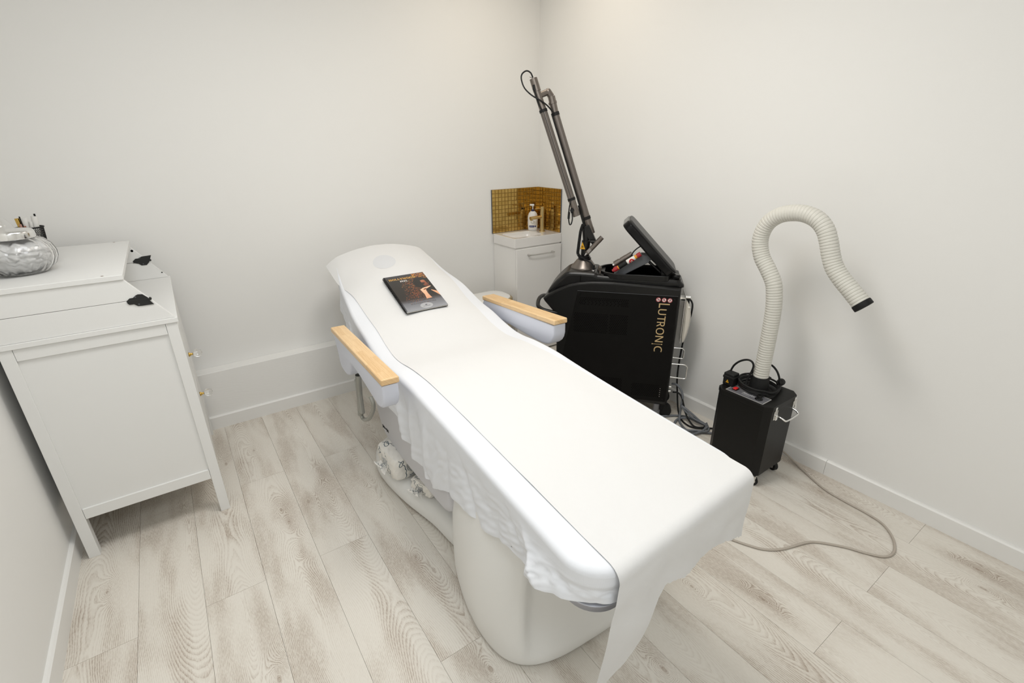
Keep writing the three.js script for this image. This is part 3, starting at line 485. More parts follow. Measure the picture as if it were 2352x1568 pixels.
  part(bin, 'body', capped([br(.24, .18, .0, .07), br(.28, .22, .004, .08), br(.29, .23, .02, .085), br(.30, .24, .43, .09), br(.29, .23, .436, .088), br(.1, .08, .437, .03)]), M({ color: new THREE.Color().setRGB(.56, .49, .36), roughness: .38, metalness: .6 }));
  part(bin, 'rim', capped([br(.30, .24, .430, .09), br(.318, .258, .434, .097), br(.320, .26, .444, .098), br(.318, .258, .457, .097), br(.308, .248, .462, .092), br(.29, .23, .463, .085)]), M({ color: new THREE.Color().setRGB(.46, .36, .20), roughness: .35, metalness: .8 }), 'golden rim');
  part(bin, 'lid', capped([br(.285, .225, .460, .083), br(.288, .228, .464, .085), br(.282, .222, .469, .083), br(.2, .15, .472, .05)]), whitePlastic);
}

// ---------------------------------------------------------------- magazine on the backrest
{
  const t = thing('spiral_magazine', 'spiral-bound magazine with dark cover on the paper-covered backrest', 'magazine', BED, BEDTURN);
  const cov = canvasTex(740, 1024, (c, w, h) => {
    const R = mulberry(9); const g = c.createLinearGradient(0, 0, 0, h); g.addColorStop(0, '#3a3a40'); g.addColorStop(.12, '#231f1e'); g.addColorStop(.5, '#1b1512'); g.addColorStop(.68, '#231d1c'); g.addColorStop(.80, '#6f7076'); g.addColorStop(1, '#9b9da1'); c.fillStyle = g; c.fillRect(0, 0, w, h);
    // sparks
    for (let i = 0; i < 1500; i++) { const t = R(), a = R() * 6.28, rr = Math.pow(R(), .7) * 230; let x = 470 + Math.cos(a) * rr - t * 130, y = 120 + t * 640 + Math.sin(a) * rr * .5; const s = 2 + R() * 8; const o = sstep(620, 120, y); c.fillStyle = `rgba(${Math.round(200 + 50 * o)},${Math.round(90 + 90 * R() * o + 30 * R())},${Math.round(40 + 30 * R())},${.25 + .6 * R()})`; c.fillRect(x, y, s, s * (.5 + R())); }
    for (let i = 0; i < 430; i++) { const x = 500 + R() * 240, y = R() * 190 * (.4 + .6 * (x - 470) / 270), s = 3 + R() * 10; c.fillStyle = `rgba(${215 + Math.round(R() * 40)},${110 + Math.round(R() * 70)},${30 + Math.round(R() * 40)},${.3 + .6 * R()})`; c.fillRect(x, y, s, s * .7); }
    // dark hair mass with a lit cheek, hand and shoulder, kept as loose generic shapes
    c.fillStyle = '#100b09'; c.beginPath(); c.ellipse(585, 300, 150, 165, .2, 0, 7); c.fill(); c.beginPath(); c.ellipse(665, 420, 120, 190, 0, 0, 7); c.fill();
    let q = c.createLinearGradient(560, 200, 720, 480); q.addColorStop(0, '#c98765'); q.addColorStop(.5, '#8b4a31'); q.addColorStop(1, '#2a1610'); c.fillStyle = q; c.beginPath(); c.moveTo(575, 245); c.quadraticCurveTo(640, 215, 660, 250); c.lineTo(668, 330); c.lineTo(690, 385); c.lineTo(664, 402); c.lineTo(668, 440); c.quadraticCurveTo(610, 440, 590, 390); c.closePath(); c.fill();
    c.fillStyle = 'rgba(20,10,8,.85)'; c.beginPath(); c.ellipse(605, 318, 40, 11, .05, 0, 7); c.fill(); c.beginPath(); c.ellipse(598, 345, 26, 18, .2, 0, 7); c.fill(); c.fillStyle = 'rgba(225,150,120,.8)'; c.beginPath(); c.ellipse(700, 330, 9, 7, 0, 0, 7); c.fill(); c.fillStyle = '#6a2a20'; c.beginPath(); c.ellipse(662, 424, 26, 8, -.1, 0, 7); c.fill();
    q = c.createLinearGradient(480, 440, 560, 760); q.addColorStop(0, '#f2c7a6'); q.addColorStop(1, '#e0a27d'); c.fillStyle = q; c.beginPath(); c.moveTo(470, 500); c.quadraticCurveTo(530, 455, 600, 448); c.lineTo(690, 430); c.lineTo(692, 446); c.lineTo(610, 486); c.quadraticCurveTo(575, 500, 560, 545); c.lineTo(556, 640); c.lineTo(572, 760); c.lineTo(470, 765); c.lineTo(488, 640); c.closePath(); c.fill(); c.fillStyle = 'rgba(90,35,20,.7)'; c.beginPath(); c.ellipse(560, 500, 40, 16, -.4, 0, 7); c.fill();
    c.fillStyle = '#e5a982'; c.beginPath(); c.moveTo(650, 540); c.quadraticCurveTo(720, 590, 740, 610); c.lineTo(740, 740); c.quadraticCurveTo(700, 650, 650, 560); c.fill();
    c.fillStyle = '#e3ac4c'; c.font = 'bold 70px serif'; c.fillText('HOLLYWOOD', 60, 130); c.fillStyle = '#f2f2ee'; c.font = 'bold 54px serif'; c.fillText('PEEL', 235, 200);
    c.fillStyle = '#2b2422'; c.font = '40px serif'; c.fillText('GUIDE DE TRAITEMENTS', 120, 800); c.fillText('HOLLYWOOD SPECTRA', 150, 860);
    c.fillStyle = 'rgba(205,205,208,.55)'; c.beginPath(); c.ellipse(390, 930, 110, 70, 0, 0, 7); c.fill(); c.fillStyle = '#30323c'; c.font = 'bold 24px serif'; c.fillText('LUTRONIC', 325, 955); c.fillRect(372, 905, 36, 16);
  });
  // four corners on the backrest, in bed coordinates
  const m = new THREE.Group(); m.name = 'binding_block'; t.add(m);
  const W = .212, L = .296, tilt = Math.atan2(.857 - .745, .30);
  m.position.set(-.010, bedTop(0, 2.20) + .0125, -2.195); m.rotation.order = 'YXZ'; m.rotation.set(tilt, .045, 0);
  const pageM = M({ color: 0xe9e6df, roughness: .8 });
  part(m, 'pages', box(W - .004, .0055, L - .004, .001, .0005, 0), pageM);
  part(m, 'back_cover', box(W, .0012, L, 0, -.0027, 0), blackRubber);
  const cg = box(W, .0012, L, 0, .0040, 0); part(m, 'cover', cg, [0, 1, 2, 3, 4, 5].map(i => i === 2 ? M({ map: cov, roughness: .22, clearcoat: .4 }) : blackRubber), 'printed dark cover');
  const loops = []; for (let i = 0; i < 36; i++) loops.push(new THREE.TorusGeometry(.0062, .0011, 6, 16).rotateY(0).translate(-W / 2 + .001, .001, -L / 2 + .008 + i * (L - .016) / 35));
  part(m, 'spiral', merge(loops), blackRubber);
}

// ---------------------------------------------------------------- plastic packs on the base tray
{
  const print = (seed) => canvasTex(256, 256, (c, w, h) => { const R = mulberry(seed); c.fillStyle = '#f0ede6'; c.fillRect(0, 0, w, h); c.strokeStyle = '#41545f'; c.lineWidth = 5; c.beginPath(); c.moveTo(30, 20); c.bezierCurveTo(80, 60, 90, 120, 70, 250); c.moveTo(120, 10); c.bezierCurveTo(170, 60, 190, 150, 175, 250); c.stroke(); c.fillStyle = '#47596a'; for (let i = 0; i < 7; i++) c.fillRect(90 + i * 9, 70 + i * 3, 4, 60 + R() * 40); for (let i = 0; i < 9; i++) c.fillRect(100 + i * 9, 215 - R() * 30, 5, 40); c.beginPath(); c.ellipse(52, 60, 16, 30, .5, 0, 7); c.stroke(); });
  const pack = (name, label, w, h, l, x, z, ry, rx, seed, y0 = .112) => {
    const t = thing(name, label, 'pack', [0, 0, 0], 0, 'plastic packs on the bed base');
    const gg = mergeVertices(new THREE.BoxGeometry(w, h, l, 18, 12, 22)); const q = gg.attributes.position;
    for (let i = 0; i < q.count; i++) { const x = q.getX(i), y = q.getY(i), zz = q.getZ(i); const e = Math.pow(Math.abs(2 * x / w), 5) + Math.pow(Math.abs(2 * y / h), 5) + Math.pow(Math.abs(2 * zz / l), 5); const f = e > 1 ? Math.pow(1 / e, .16) : 1; const nn = .004 * (1 - 2 * Math.abs(n3(x * 26 + seed, y * 26, zz * 26))); q.setXYZ(i, (x + nn) * f, Math.max(-h / 2, y * f + nn * .8), zz * f + nn); }
    gg.computeVertexNormals(); const bodyM = M({ map: print(seed), roughness: .28, clearcoat: .25 });
    const b = part(t, 'pack_body', gg, bodyM); const rows = []; for (let i = 0; i <= 8; i++) { const r = []; for (let j = 0; j <= 12; j++) { const a = j / 12 - .5; r.push([-w / 2 - i * .0045 + .006, -h * .1 + .010 * n2(i * .5 + seed, j * .5), a * l * (.25 + .05 * i) + .006 * n2(i + seed, j * .8)]); } rows.push(r); }
    const cr = M({ map: print(seed + 1), roughness: .25, side: THREE.DoubleSide }); part(t, 'crimped_end', grid(rows), cr, 'crumpled printed end of the wrapper');
    t.position.set(BED[0] + x * Math.cos(.0602) + z * -Math.sin(.0602) * 1, y0 + h / 2, BED[2] + x * Math.sin(.0602) + z * Math.cos(.0602)); t.rotation.set(rx, BEDTURN + ry, 0, 'YXZ'); return t;
  };
  pack('wipes_pack', 'larger crinkled white plastic pack at the edge of the bed base', .17, .12, .20, -.268, -1.83, .10, 0, 61);
  pack('wipes_pack', 'smaller crinkled white plastic pack half hidden under the bed', .10, .06, .13, -.228, -1.625, .35, 0, 67);
}

// ---------------------------------------------------------------- laser machine (local x = towards its nose, y = up, z = away from the visible side)
const font = await new FontLoader().loadAsync('fonts/droid/droid_sans_regular.typeface.json');
const LAS = [2.085, 0, -1.47], LTURN = Math.PI / 2 + .7243;
function textFit(str, w, h, depth = .0006) { const g = new TextGeometry(str, { font, size: 1, depth: .05, curveSegments: 6 }); g.computeBoundingBox(); const b = g.boundingBox; g.translate(-b.min.x, -b.min.y, 0); g.scale(w / (b.max.x - b.min.x), h / (b.max.y - b.min.y), depth / .05); return g; }
const warnTri = canvasTex(128, 128, (c, w, h) => { c.fillStyle = '#15120c'; c.fillRect(0, 0, w, h); c.fillStyle = '#e2a81c'; c.beginPath(); c.moveTo(64, 6); c.lineTo(124, 120); c.lineTo(4, 120); c.fill(); c.fillStyle = '#1a140a'; c.beginPath(); c.arc(64, 82, 10, 0, 7); c.fill(); c.lineWidth = 4; c.strokeStyle = '#1a140a'; for (let i = 0; i < 12; i++) { const a = i / 12 * 6.283; c.beginPath(); c.moveTo(64 + 13 * Math.cos(a), 82 + 13 * Math.sin(a)); c.lineTo(64 + 25 * Math.cos(a), 82 + 25 * Math.sin(a)); c.stroke(); } });
const triPlate = (a, b, c) => { const g = new THREE.BufferGeometry(); g.setAttribute('position', new THREE.Float32BufferAttribute([...a, ...b, ...c], 3)); g.setAttribute('uv', new THREE.Float32BufferAttribute([.5, .95, .03, .06, .97, .06], 2)); g.computeVertexNormals(); return g; };
{
  const L = thing('laser_machine', 'black medical laser machine with articulated arm and LUTRONIC lettering', 'laser machine', LAS, LTURN);
  const W = .275;
  const prof = [[.006, .095], [.0, .11], [0, .78], [.10, .788], [.34, .796], [.46, .793], [.53, .784], [.585, .770], [.64, .743], [.69, .713], [.716, .692], [.722, .682], [.714, .668], [.668, .617], [.652, .60], [.643, .57], [.641, .4], [.638, .11], [.63, .095]];
  part(L, 'housing', extrude(prof, W, .012, 3), blackBody);
  const hump = [[.006, .77], [.004, .812], [.010, .822], [.06, .824], [.40, .826], [.45, .836], [.56, .838], [.60, .830], [.628, .808], [.67, .765], [.70, .72], [.69, .70], [.6, .74], [.3, .76]];
  part(L, 'top_cover', extrude(smoothPoly(hump, 4), W - .05, .022, 4).translate(0, 0, .025), blackBody);
  // hump shoulder line
  part(L, 'cover_seam', tube([[.523, .7865, .012], [.522, .81, .022], [.520, .832, .04], [.520, .838, .10], [.520, .838, .2]], .0009, 30, 4), dark);
  // perforated side panel
  part(L, 'side_panel', extrude([[.013, .118], [.013, .737], [.018, .739], [.531, .739], [.600, .37], [.622, .118]].reverse(), .003, .0008).translate(0, 0, -.0022), blackSheet, 'matt black perforated side panel');
  part(L, 'panel_trim', rod([.533, .7405, -.001], [.012, .7395, -.001], .0009), greyPlastic);
  const dots = [];
  const perf = (s0, s1, y0, y1, skip) => { let r = 0; for (let y = y0; y <= y1; y += .0088, r++) for (let s = s0 + (r % 2) * .005; s <= s1; s += .0100) { if (skip && skip(s, y)) continue; dots.push(new THREE.CircleGeometry(.0025, 6).rotateY(Math.PI).translate(s, y, -.0026)); } };
  perf(.262, .518, .668, .706, (s, y) => y < .69 && s > .30 && s < .50 && (Math.round(s * 300) % 2)); perf(.258, .546, .508, .618, s => s > .352 && s < .362); perf(.262, .43, .14, .24); perf(.056, .206, .147, .226);
  const pd = part(L, 'perforations', merge(dots), dark); pd.userData.kind = 'stuff';
  for (const [s, y] of [[.518, .722], [.028, .722], [.03, .135]]) part(L, 'screw', cyl(.0045, .0045, .0015, 0, 0, 0, 14).rotateX(Math.PI / 2).translate(s, y, -.0026), blackGloss);
  for (let i = 0; i < 5; i++) part(L, 'fastener', cyl(.0016, .0016, .001, 0, 0, 0, 8).rotateX(Math.PI / 2).translate(.047, .150 + i * .0125, -.0028), steel);
  // lettering, running down the panel with its feet towards the nose
  const put = (g, y, s) => g.applyMatrix4(new THREE.Matrix4().makeBasis(V3(0, -1, 0), V3(-1, 0, 0), V3(0, 0, -1))).translate(s, y, -.0024);
  const base = .104;
  part(L, 'lettering', merge([put(textFit('L', .0235, .054), .697, .1035), put(textFit('U', .0315, .042), .6664, base), put(textFit('T', .0311, .041), .6279, base), put(textFit('R', .027, .041), .5948, base), put(textFit('O', .0385, .042), .5608, base + .0005), put(textFit('N', .0355, .041), .5147, base), put(textFit('I', .0058, .055), .4702, base + .015), put(textFit('C', .0335, .042), .4550, base + .0005)]), goldInk, 'gold LUTRONIC lettering');
  const sign = k => canvasTex(96, 96, (c, w, h) => { c.fillStyle = '#0c0b0a'; c.fillRect(0, 0, w, h); c.fillStyle = '#efe9e6'; c.beginPath(); c.arc(48, 48, 46, 0, 7); c.fill(); c.strokeStyle = '#b3272c'; c.lineWidth = 10; c.beginPath(); c.arc(48, 48, 40, 0, 7); c.stroke(); c.fillStyle = '#17140f'; if (k === 0) { c.fillRect(34, 30, 12, 38); c.beginPath(); c.arc(40, 24, 8, 0, 7); c.fill(); c.beginPath(); c.arc(62, 52, 12, 0, 7); c.fill(); } else if (k === 1) { c.beginPath(); c.arc(46, 26, 8, 0, 7); c.fill(); c.fillRect(38, 34, 18, 22); c.fillRect(30, 52, 40, 10); } else { c.beginPath(); c.arc(54, 28, 8, 0, 7); c.fill(); c.save(); c.translate(48, 52); c.rotate(.6); c.fillRect(-7, -20, 14, 40); c.restore(); } c.save(); c.translate(48, 48); c.rotate(.78); c.fillStyle = '#b3272c'; c.fillRect(-42, -4, 84, 8); c.restore(); });
  [[.109, .7172], [.080, .7165], [.051, .7158]].forEach(([s, y], i) => part(L, 'prohibition_sticker', new THREE.CircleGeometry(.0125, 28).rotateY(Math.PI).translate(s, y, -.0027), M({ map: sign(i), roughness: .5 }), 'round red and white prohibition sticker'));
  // push handle round the nose
  part(L, 'push_handle', tube([[.640, .602, .010], [.672, .606, .006], [.720, .615, .008], [.752, .627, .030], [.764, .636, .080], [.767, .640, .1375], [.764, .636, .195], [.752, .627, .245], [.720, .615, .267], [.672, .606, .269], [.640, .602, .265]], .0115, 120, 14), blackBody, 'curved black push handle');
  // wheels and levelling foot
  for (const [s, z] of [[.03, .05], [.03, .225], [.58, .05], [.58, .225]]) { const c = part(L, 'caster', merge([cyl(.018, .018, .03, s, .09, z), cbox(s - .012, s + .012, .04, .085, z - .018, z + .018, .003)]), blackRubber); part(c, 'wheel', cyl(.042, .042, .03, 0, 0, 0, 32).rotateX(Math.PI / 2).translate(s - .02, .042, z), blackRubber); }
  part(L, 'levelling_foot', merge([cyl(.021, .023, .055, .055, .0275, .012), cyl(.016, .016, .045, .055, .075, .012)]), M({ color: new THREE.Color().setRGB(.16, .16, .165), roughness: .45 }), 'grey levelling foot');
  // tray with raised rim, emergency knob
  const stadium = (a, b, c, d, r) => { const s = new THREE.Shape(); s.moveTo(a + r, c); s.lineTo(b - r * .35, c); s.absarc(b - r * .35, c + r * .35, r * .35, -Math.PI / 2, 0); s.lineTo(b, d - r * .35); s.absarc(b - r * .35, d - r * .35, r * .35, 0, Math.PI / 2); s.lineTo(a + r, d); s.absarc(a + r, (c + d) / 2, (d - c) / 2, Math.PI / 2, Math.PI * 1.5); return s; };
  // drawn as (-s, w) so that the round end points at the nose
  const so = stadium(-.436, -.056, .014, .262, .12), si = new THREE.Path(stadium(-.427, -.062, .022, .254, .116).getPoints(16).reverse()); so.holes.push(si);
  const rimG = extrude(so, .030, .003, 2).rotateX(Math.PI / 2); { const p = rimG.attributes.position; for (let i = 0; i < p.count; i++) p.setXYZ(i, -p.getX(i), .839 + p.getY(i) * 1, p.getZ(i)); rimG.computeVertexNormals(); }
  const dbl = m => { const k = m.clone(); k.side = THREE.DoubleSide; return k; };
  part(L, 'tray_rim', rimG, dbl(blackBody)); part(L, 'tray_floor', cbox(.066, .40, .822, .826, .03, .245), dark);
  part(L, 'emergency_knob', lathe([[0, .022], [.017, .022], [.021, .018], [.022, .010], [.020, .006], [.017, 0], [0, 0]], 32).translate(.03, .822, .045), blackGloss);
  part(L, 'clamp_knob', merge([cyl(.011, .011, .016, 0, 0, 0, 10).rotateX(1.2).translate(.425, .856, .05), cyl(.006, .006, .03, .422, .842, .052)]), gunmetal);
  // tilted screen
  const scr = new THREE.Group(); scr.name = 'screen'; L.add(scr); scr.position.set(.062, .815, .142); scr.rotation.z = Math.atan2(.262, .254);
  part(scr, 'screen_housing', extrude(rrect(.378, .240, .045), .042, .009, 4).rotateX(-Math.PI / 2).translate(.186, .0, 0), blackGloss, 'glossy black screen housing');
  part(scr, 'screen_face', extrude(rrect(.366, .228, .042), .016, .010, 4).rotateX(-Math.PI / 2).translate(.186, .037, 0), M({ color: new THREE.Color().setRGB(.02, .02, .02), roughness: .36 }));
  part(scr, 'screen_grip', rbox(.055, .03, .20, .010, .03, .030, 0), blackBody);
  part(L, 'screen_strut', merge([rod([.172, .900, .06], [.098, .838, .06], .007), rod([.172, .900, .21], [.098, .838, .21], .007), rbox(.03, .026, .03, .004, .092, .842, .05), rbox(.03, .026, .03, .004, .092, .842, .21)]), blackBody);
  part(L, 'handpiece_rest', extrude([[.348, .826], [.300, .822], [.178, .895], [.160, .915], [.166, .934], [.214, .936], [.258, .914]].reverse(), .07, .003).translate(0, 0, .055), greyPlastic, 'grey sloping handpiece rest');
  // articulated arm
  part(L, 'arm_base', lathe([[0, .050], [.034, .050], [.040, .046], [.060, .020], [.068, .010], [.070, .004], [.070, 0], [0, 0]], 48).translate(.518, .834, .14), gunmetal, 'bronze conical arm base');
  part(L, 'arm_collar', merge([cyl(.036, .036, .008, .516, .888, .14), cyl(.030, .030, .010, .516, .896, .14)]), blackBody);
  part(L, 'arm_post', merge([rod([.515, .895, .14], [.512, .985, .14], .0235), rod([.512, .985, .14], [.524, 1.06, .14], .018, .014)]), blackBody);
  const link = part(L, 'arm_link', merge([extrude([[.470, .955], [.452, .975], [.500, 1.072], [.528, 1.06], [.525, 1.03]].reverse(), .03, .003).translate(0, 0, .126), rod([.524, 1.06, .15], [.560, 1.17, .15], .008)]), blackBody);
  const A0 = [.756, 1.631, .115], A1 = [.597, 1.203, .115], B0 = [.700, 1.617, .152], B1 = [.515, 1.103, .152];
  part(L, 'outer_tube', rod(A0, A1, .0185, .0185, 24), gunTube); part(L, 'inner_tube', rod(B0, B1, .0185, .0185, 24), gunTube);
  part(L, 'tube_rail', merge([rod([B0[0] + .017, B0[1], .14], [B1[0] + .017, B1[1], .14], .004), rod([A0[0] - .002, A0[1], .0985], [A1[0] - .002, A1[1], .0985], .0022)]), blackBody);
  const along = (a, b, t) => [lerp(a[0], b[0], t), lerp(a[1], b[1], t), lerp(a[2], b[2], t)];
  for (const [a, b] of [[A0, A1], [B0, B1]]) for (const t of [[-.012, .018], [.982, 1.012]]) part(L, 'tube_band', rod(along(a, b, t[0]), along(a, b, t[1]), .0205), blackRubber);
  part(L, 'upper_knuckle', merge([rod(along(A0, A1, -.01), [.797, 1.740, .115], .0175), rod([.788, 1.718, .115], [.808, 1.775, .115], .0195), cyl(.0195, .0195, .002, 0, 0, 0).rotateZ(.35).translate(.8085, 1.776, .115)]), gunmetal);
  part(L, 'elbow', merge([rod([.776, 1.700, .118], [.738, 1.717, .145], .015), rod([.738, 1.717, .145], [.722, 1.695, .152], .0165), rod([.722, 1.696, .152], along(B0, B1, -.012), .0185), new THREE.SphereGeometry(.0165, 20, 14).translate(.738, 1.717, .145)]), gunmetal);
  part(L, 'elbow_ring', rod([.7165, 1.672, .152], [.7135, 1.662, .152], .0215), gunmetal);
  part(L, 'lower_knuckle', merge([rod(along(A0, A1, 1.01), [.575, 1.142, .115], .0185), rod([.578, 1.150, .115], [.566, 1.118, .115], .0195)]), gunmetal);
  part(L, 'lower_knuckle', merge([rod(along(B0, B1, 1.01), [.492, 1.040, .152], .0185), rod([.497, 1.052, .152], [.486, 1.022, .152], .0205)]), gunmetal);
  part(L, 'knuckle_plug', merge([rod([.590, 1.150, .10], [.590, 1.150, .085], .010), rod([.594, 1.16, .10], [.590, 1.135, .098], .006)]), blackRubber);
  part(L, 'arm_cable', merge([tube([[.810, 1.779, .115], [.821, 1.8, .112], [.841, 1.809, .108], [.862, 1.796, .104], [.865, 1.772, .100], [.848, 1.733, .094], [.811, 1.7, .090], [.767, 1.676, .092], [.734, 1.652, .112], [.704, 1.618, .132]], .0036, 90, 8), tube([[.805, 1.73, .096], [.794, 1.708, .094], [.779, 1.666, .093], [.762, 1.634, .097]], .0034, 40, 8), rod([.803, 1.745, .096], [.797, 1.72, .094], .006)]), blackRubber, 'thin black arm cable');
  part(L, 'hanging_cable', merge([tube([[.597, 1.202, .10], [.605, 1.165, .096], [.607, 1.113, .095], [.601, 1.077, .095], [.592, 1.079, .095], [.587, 1.105, .096], [.591, 1.143, .099]], .0033, 60, 8), rod([.6055, 1.140, .0955], [.607, 1.105, .095], .006)]), blackRubber);
  // coiled cable down the post
  { const c = new THREE.CatmullRomCurve3([[.531, 1.075, .115], [.540, 1.044, .108], [.545, .997, .104], [.549, .95, .104], [.550, .918, .106], [.537, .901, .106], [.516, .891, .104]].map(p => V3(...p))), pts = [], N = 520, turns = 46, fr = c.computeFrenetFrames(N); for (let i = 0; i <= N; i++) { const p = c.getPointAt(i / N), a = i / N * turns * 6.283; pts.push(p.addScaledVector(fr.normals[i], .0062 * Math.cos(a)).addScaledVector(fr.binormals[i], .0062 * Math.sin(a)).toArray()); } part(L, 'coiled_cable', tube(pts, .0026, 1500, 5), blackRubber, 'coiled black cable'); }
  part(L, 'plug_cable', merge([tube([[.516, .891, .100], [.490, .884, .085], [.474, .877, .078], [.461, .858, .074], [.459, .832, .074]], .0042, 40, 8), rod([.459, .866, .074], [.459, .838, .074], .0065)]), blackRubber); part(L, 'socket', cyl(.009, .011, .010, .459, .836, .074), steel);
  part(L, 'warning_triangle', triPlate([.5290, .981, .1155], [.5415, .942, .1155], [.5130, .942, .1155]), M({ map: warnTri, roughness: .5, side: THREE.DoubleSide }), 'yellow laser warning triangle');
  // rear: label, pedal holder, chrome cable hooks
  const rl = canvasTex(128, 384, (c, w, h) => { c.fillStyle = '#b9b9b4'; c.fillRect(0, 0, w, h); c.fillStyle = '#b02a28'; c.fillRect(6, 6, w - 12, 60); c.fillStyle = '#f0efe9'; c.fillRect(6, 80, w - 12, 110); c.fillStyle = '#d8a91f'; c.beginPath(); c.moveTo(64, 190); c.lineTo(104, 250); c.lineTo(24, 250); c.fill(); c.fillRect(10, 262, w - 20, 18); c.fillStyle = '#444'; for (let i = 0; i < 9; i++) c.fillRect(14, 292 + i * 9, w - 30 - (i % 3) * 14, 4); for (let i = 0; i < 6; i++) c.fillRect(14, 90 + i * 14, w - 40 - (i % 2) * 20, 5); });
  part(L, 'rear_label', new THREE.PlaneGeometry(.07, .2).rotateY(-Math.PI / 2).translate(-.0008, .60, .05), M({ map: rl, roughness: .4 }));
  part(L, 'holder_plate', merge([cbox(-.030, -.027, .47, .735, .028, .20, .001), cbox(-.03, 0, .70, .71, .09, .13)]), chrome); part(L, 'holder_bolt', rod([-.027, .725, .05], [-.055, .725, .05], .008), chrome);
  for (const [z, y0, y1, o] of [[.10, .350, .412, .066], [.012, .268, .352, .082]]) part(L, 'cable_hook', tube([[.004, y1, z], [-o * .8, y1, z], [-o, y1 - .012, z], [-o, (y0 + y1) / 2, z], [-o, y0 + .006, z], [-o * .86, y0, z], [.004, y0 + .004, z]], .0036, 90, 10, false, .2), chrome, 'bent chrome cable hook');
  part(L, 'rear_socket', merge([cyl(.008, .008, .02, 0, 0, 0).rotateZ(Math.PI / 2).translate(-.006, .192, .05), cyl(.008, .008, .02, 0, 0, 0).rotateZ(Math.PI / 2).translate(-.006, .165, .05)]), steel);
  // foot pedal parked in the holder, handpieces in the tray: things of their own
  const inL = o => { o.position.set(...LAS); o.rotation.y = LTURN; return o; };
  const pedal = inL(thing('foot_pedal', 'white steel foot pedal hung on the back of the laser', 'pedal'));
  const pp = smoothPoly([[-.034, .70], [-.046, .695], [-.062, .66], [-.070, .60], [-.064, .53], [-.052, .475], [-.042, .468], [-.036, .50], [-.034, .6]], 5);
  part(pedal, 'guard', extrude(pp, .11, .006, 3).translate(0, 0, .045), M({ color: new THREE.Color().setRGB(.66, .63, .57), roughness: .22, metalness: .35 }), 'pale metal pedal guard'); part(pedal, 'inner_block', cbox(-.056, -.032, .64, .712, .07, .13, .004), blackRubber); part(pedal, 'rivet', cyl(.006, .006, .004, 0, 0, 0).rotateX(Math.PI / 2).translate(-.053, .672, .044), chrome);
  const hb = inL(thing('laser_handpiece', 'black handpiece with red ends and red label in the laser tray', 'handpiece'));
  const h0 = [.356, .846, .045], h1 = [.219, .944, .045], hh = (t0, t1, r, m, n, l) => part(hb, n, rod(along(h0, h1, t0), along(h0, h1, t1), r), m, l);
  hh(0, .07, .008, red, 'tip'); hh(.06, .2, .0125, red, 'collar'); hh(.17, .24, .0105, orange, 'ring'); hh(.23, .58, .0115, blackRubber, 'barrel'); hh(.80, .87, .0105, orange, 'ring'); hh(.87, 1.0, .0125, red, 'collar'); hh(.58, .80, .0112, blackRubber, 'barrel');
  const wl = canvasTex(128, 64, (c, w, h) => { c.fillStyle = '#e6e3dc'; c.fillRect(0, 0, w, h); c.fillStyle = '#b4201f'; c.beginPath(); c.ellipse(86, 32, 36, 22, 0, 0, 7); c.fill(); c.strokeStyle = '#fff'; c.lineWidth = 3; c.stroke(); c.fillStyle = '#f3e9e4'; c.fillRect(66, 26, 40, 5); c.fillRect(70, 36, 32, 4); c.fillStyle = '#999'; for (let i = 0; i < 5; i++) c.fillRect(6, 10 + i * 10, 34, 4); });
  const lab = rod(along(h0, h1, .52), along(h0, h1, .80), .0125); part(hb, 'label', lab, M({ map: wl, roughness: .5 }), 'white label with red oval');
  const hm = inL(thing('laser_handpiece', 'gunmetal cylindrical handpiece behind the red-tipped one in the laser tray', 'handpiece'));
  const m0 = [.356, .868, .085], m1 = [.262, .934, .085]; [[0, .10, .013, chrome], [.08, .36, .0165, gunmetal], [.36, .42, .013, gunmetal], [.42, .70, .0155, gunmetal], [.70, 1, .0145, gunmetal]].forEach(([a, b, r, m]) => part(hm, 'segment', rod(along(m0, m1, a), along(m0, m1, b), r), m));
  const ha = inL(thing('laser_handpiece', 'slim bronze handpiece hanging at the end of the laser arm', 'handpiece'));
  const e0 = [.512, .910, .100], e1 = [.425, 1.012, .105]; part(ha, 'tip', rod(e0, along(e0, e1, .14), .003, .008), chrome); part(ha, 'grip', rod(along(e0, e1, .13), along(e0, e1, .42), .0125), gunmetal); const ri = []; for (let i = 0; i < 10; i++) { const a = i / 10 * 6.283, o = [.0125 * Math.cos(a) * .6, .0125 * Math.cos(a) * .6, .0125 * Math.sin(a)]; const p = along(e0, e1, .2), q = along(e0, e1, .36); ri.push(rod([p[0] + o[0], p[1] + o[1], p[2] + o[2]], [q[0] + o[0], q[1] + o[1], q[2] + o[2]], .0016, .0016, 6)); } part(ha, 'grip_ribs', merge(ri), chrome); part(ha, 'barrel', rod(along(e0, e1, .42), e1, .0128), gunmetal); part(ha, 'ring', rod(along(e0, e1, .82), along(e0, e1, .86), .0136), gunmetal); part(ha, 'side_clamp', rbox(.05, .012, .012, .004, .465, .985, .112).rotateZ(0), blackBody);
  const hc = inL(thing('handpiece_cable', 'thin black cable looping from the handpiece to the screen', 'cable')); part(hc, 'cord', tube([[.268, .915, .06], [.262, .94, .055], [.245, .965, .05], [.215, .985, .055], [.185, .985, .08], [.175, .965, .10]], .0032, 50, 8), blackRubber);
}

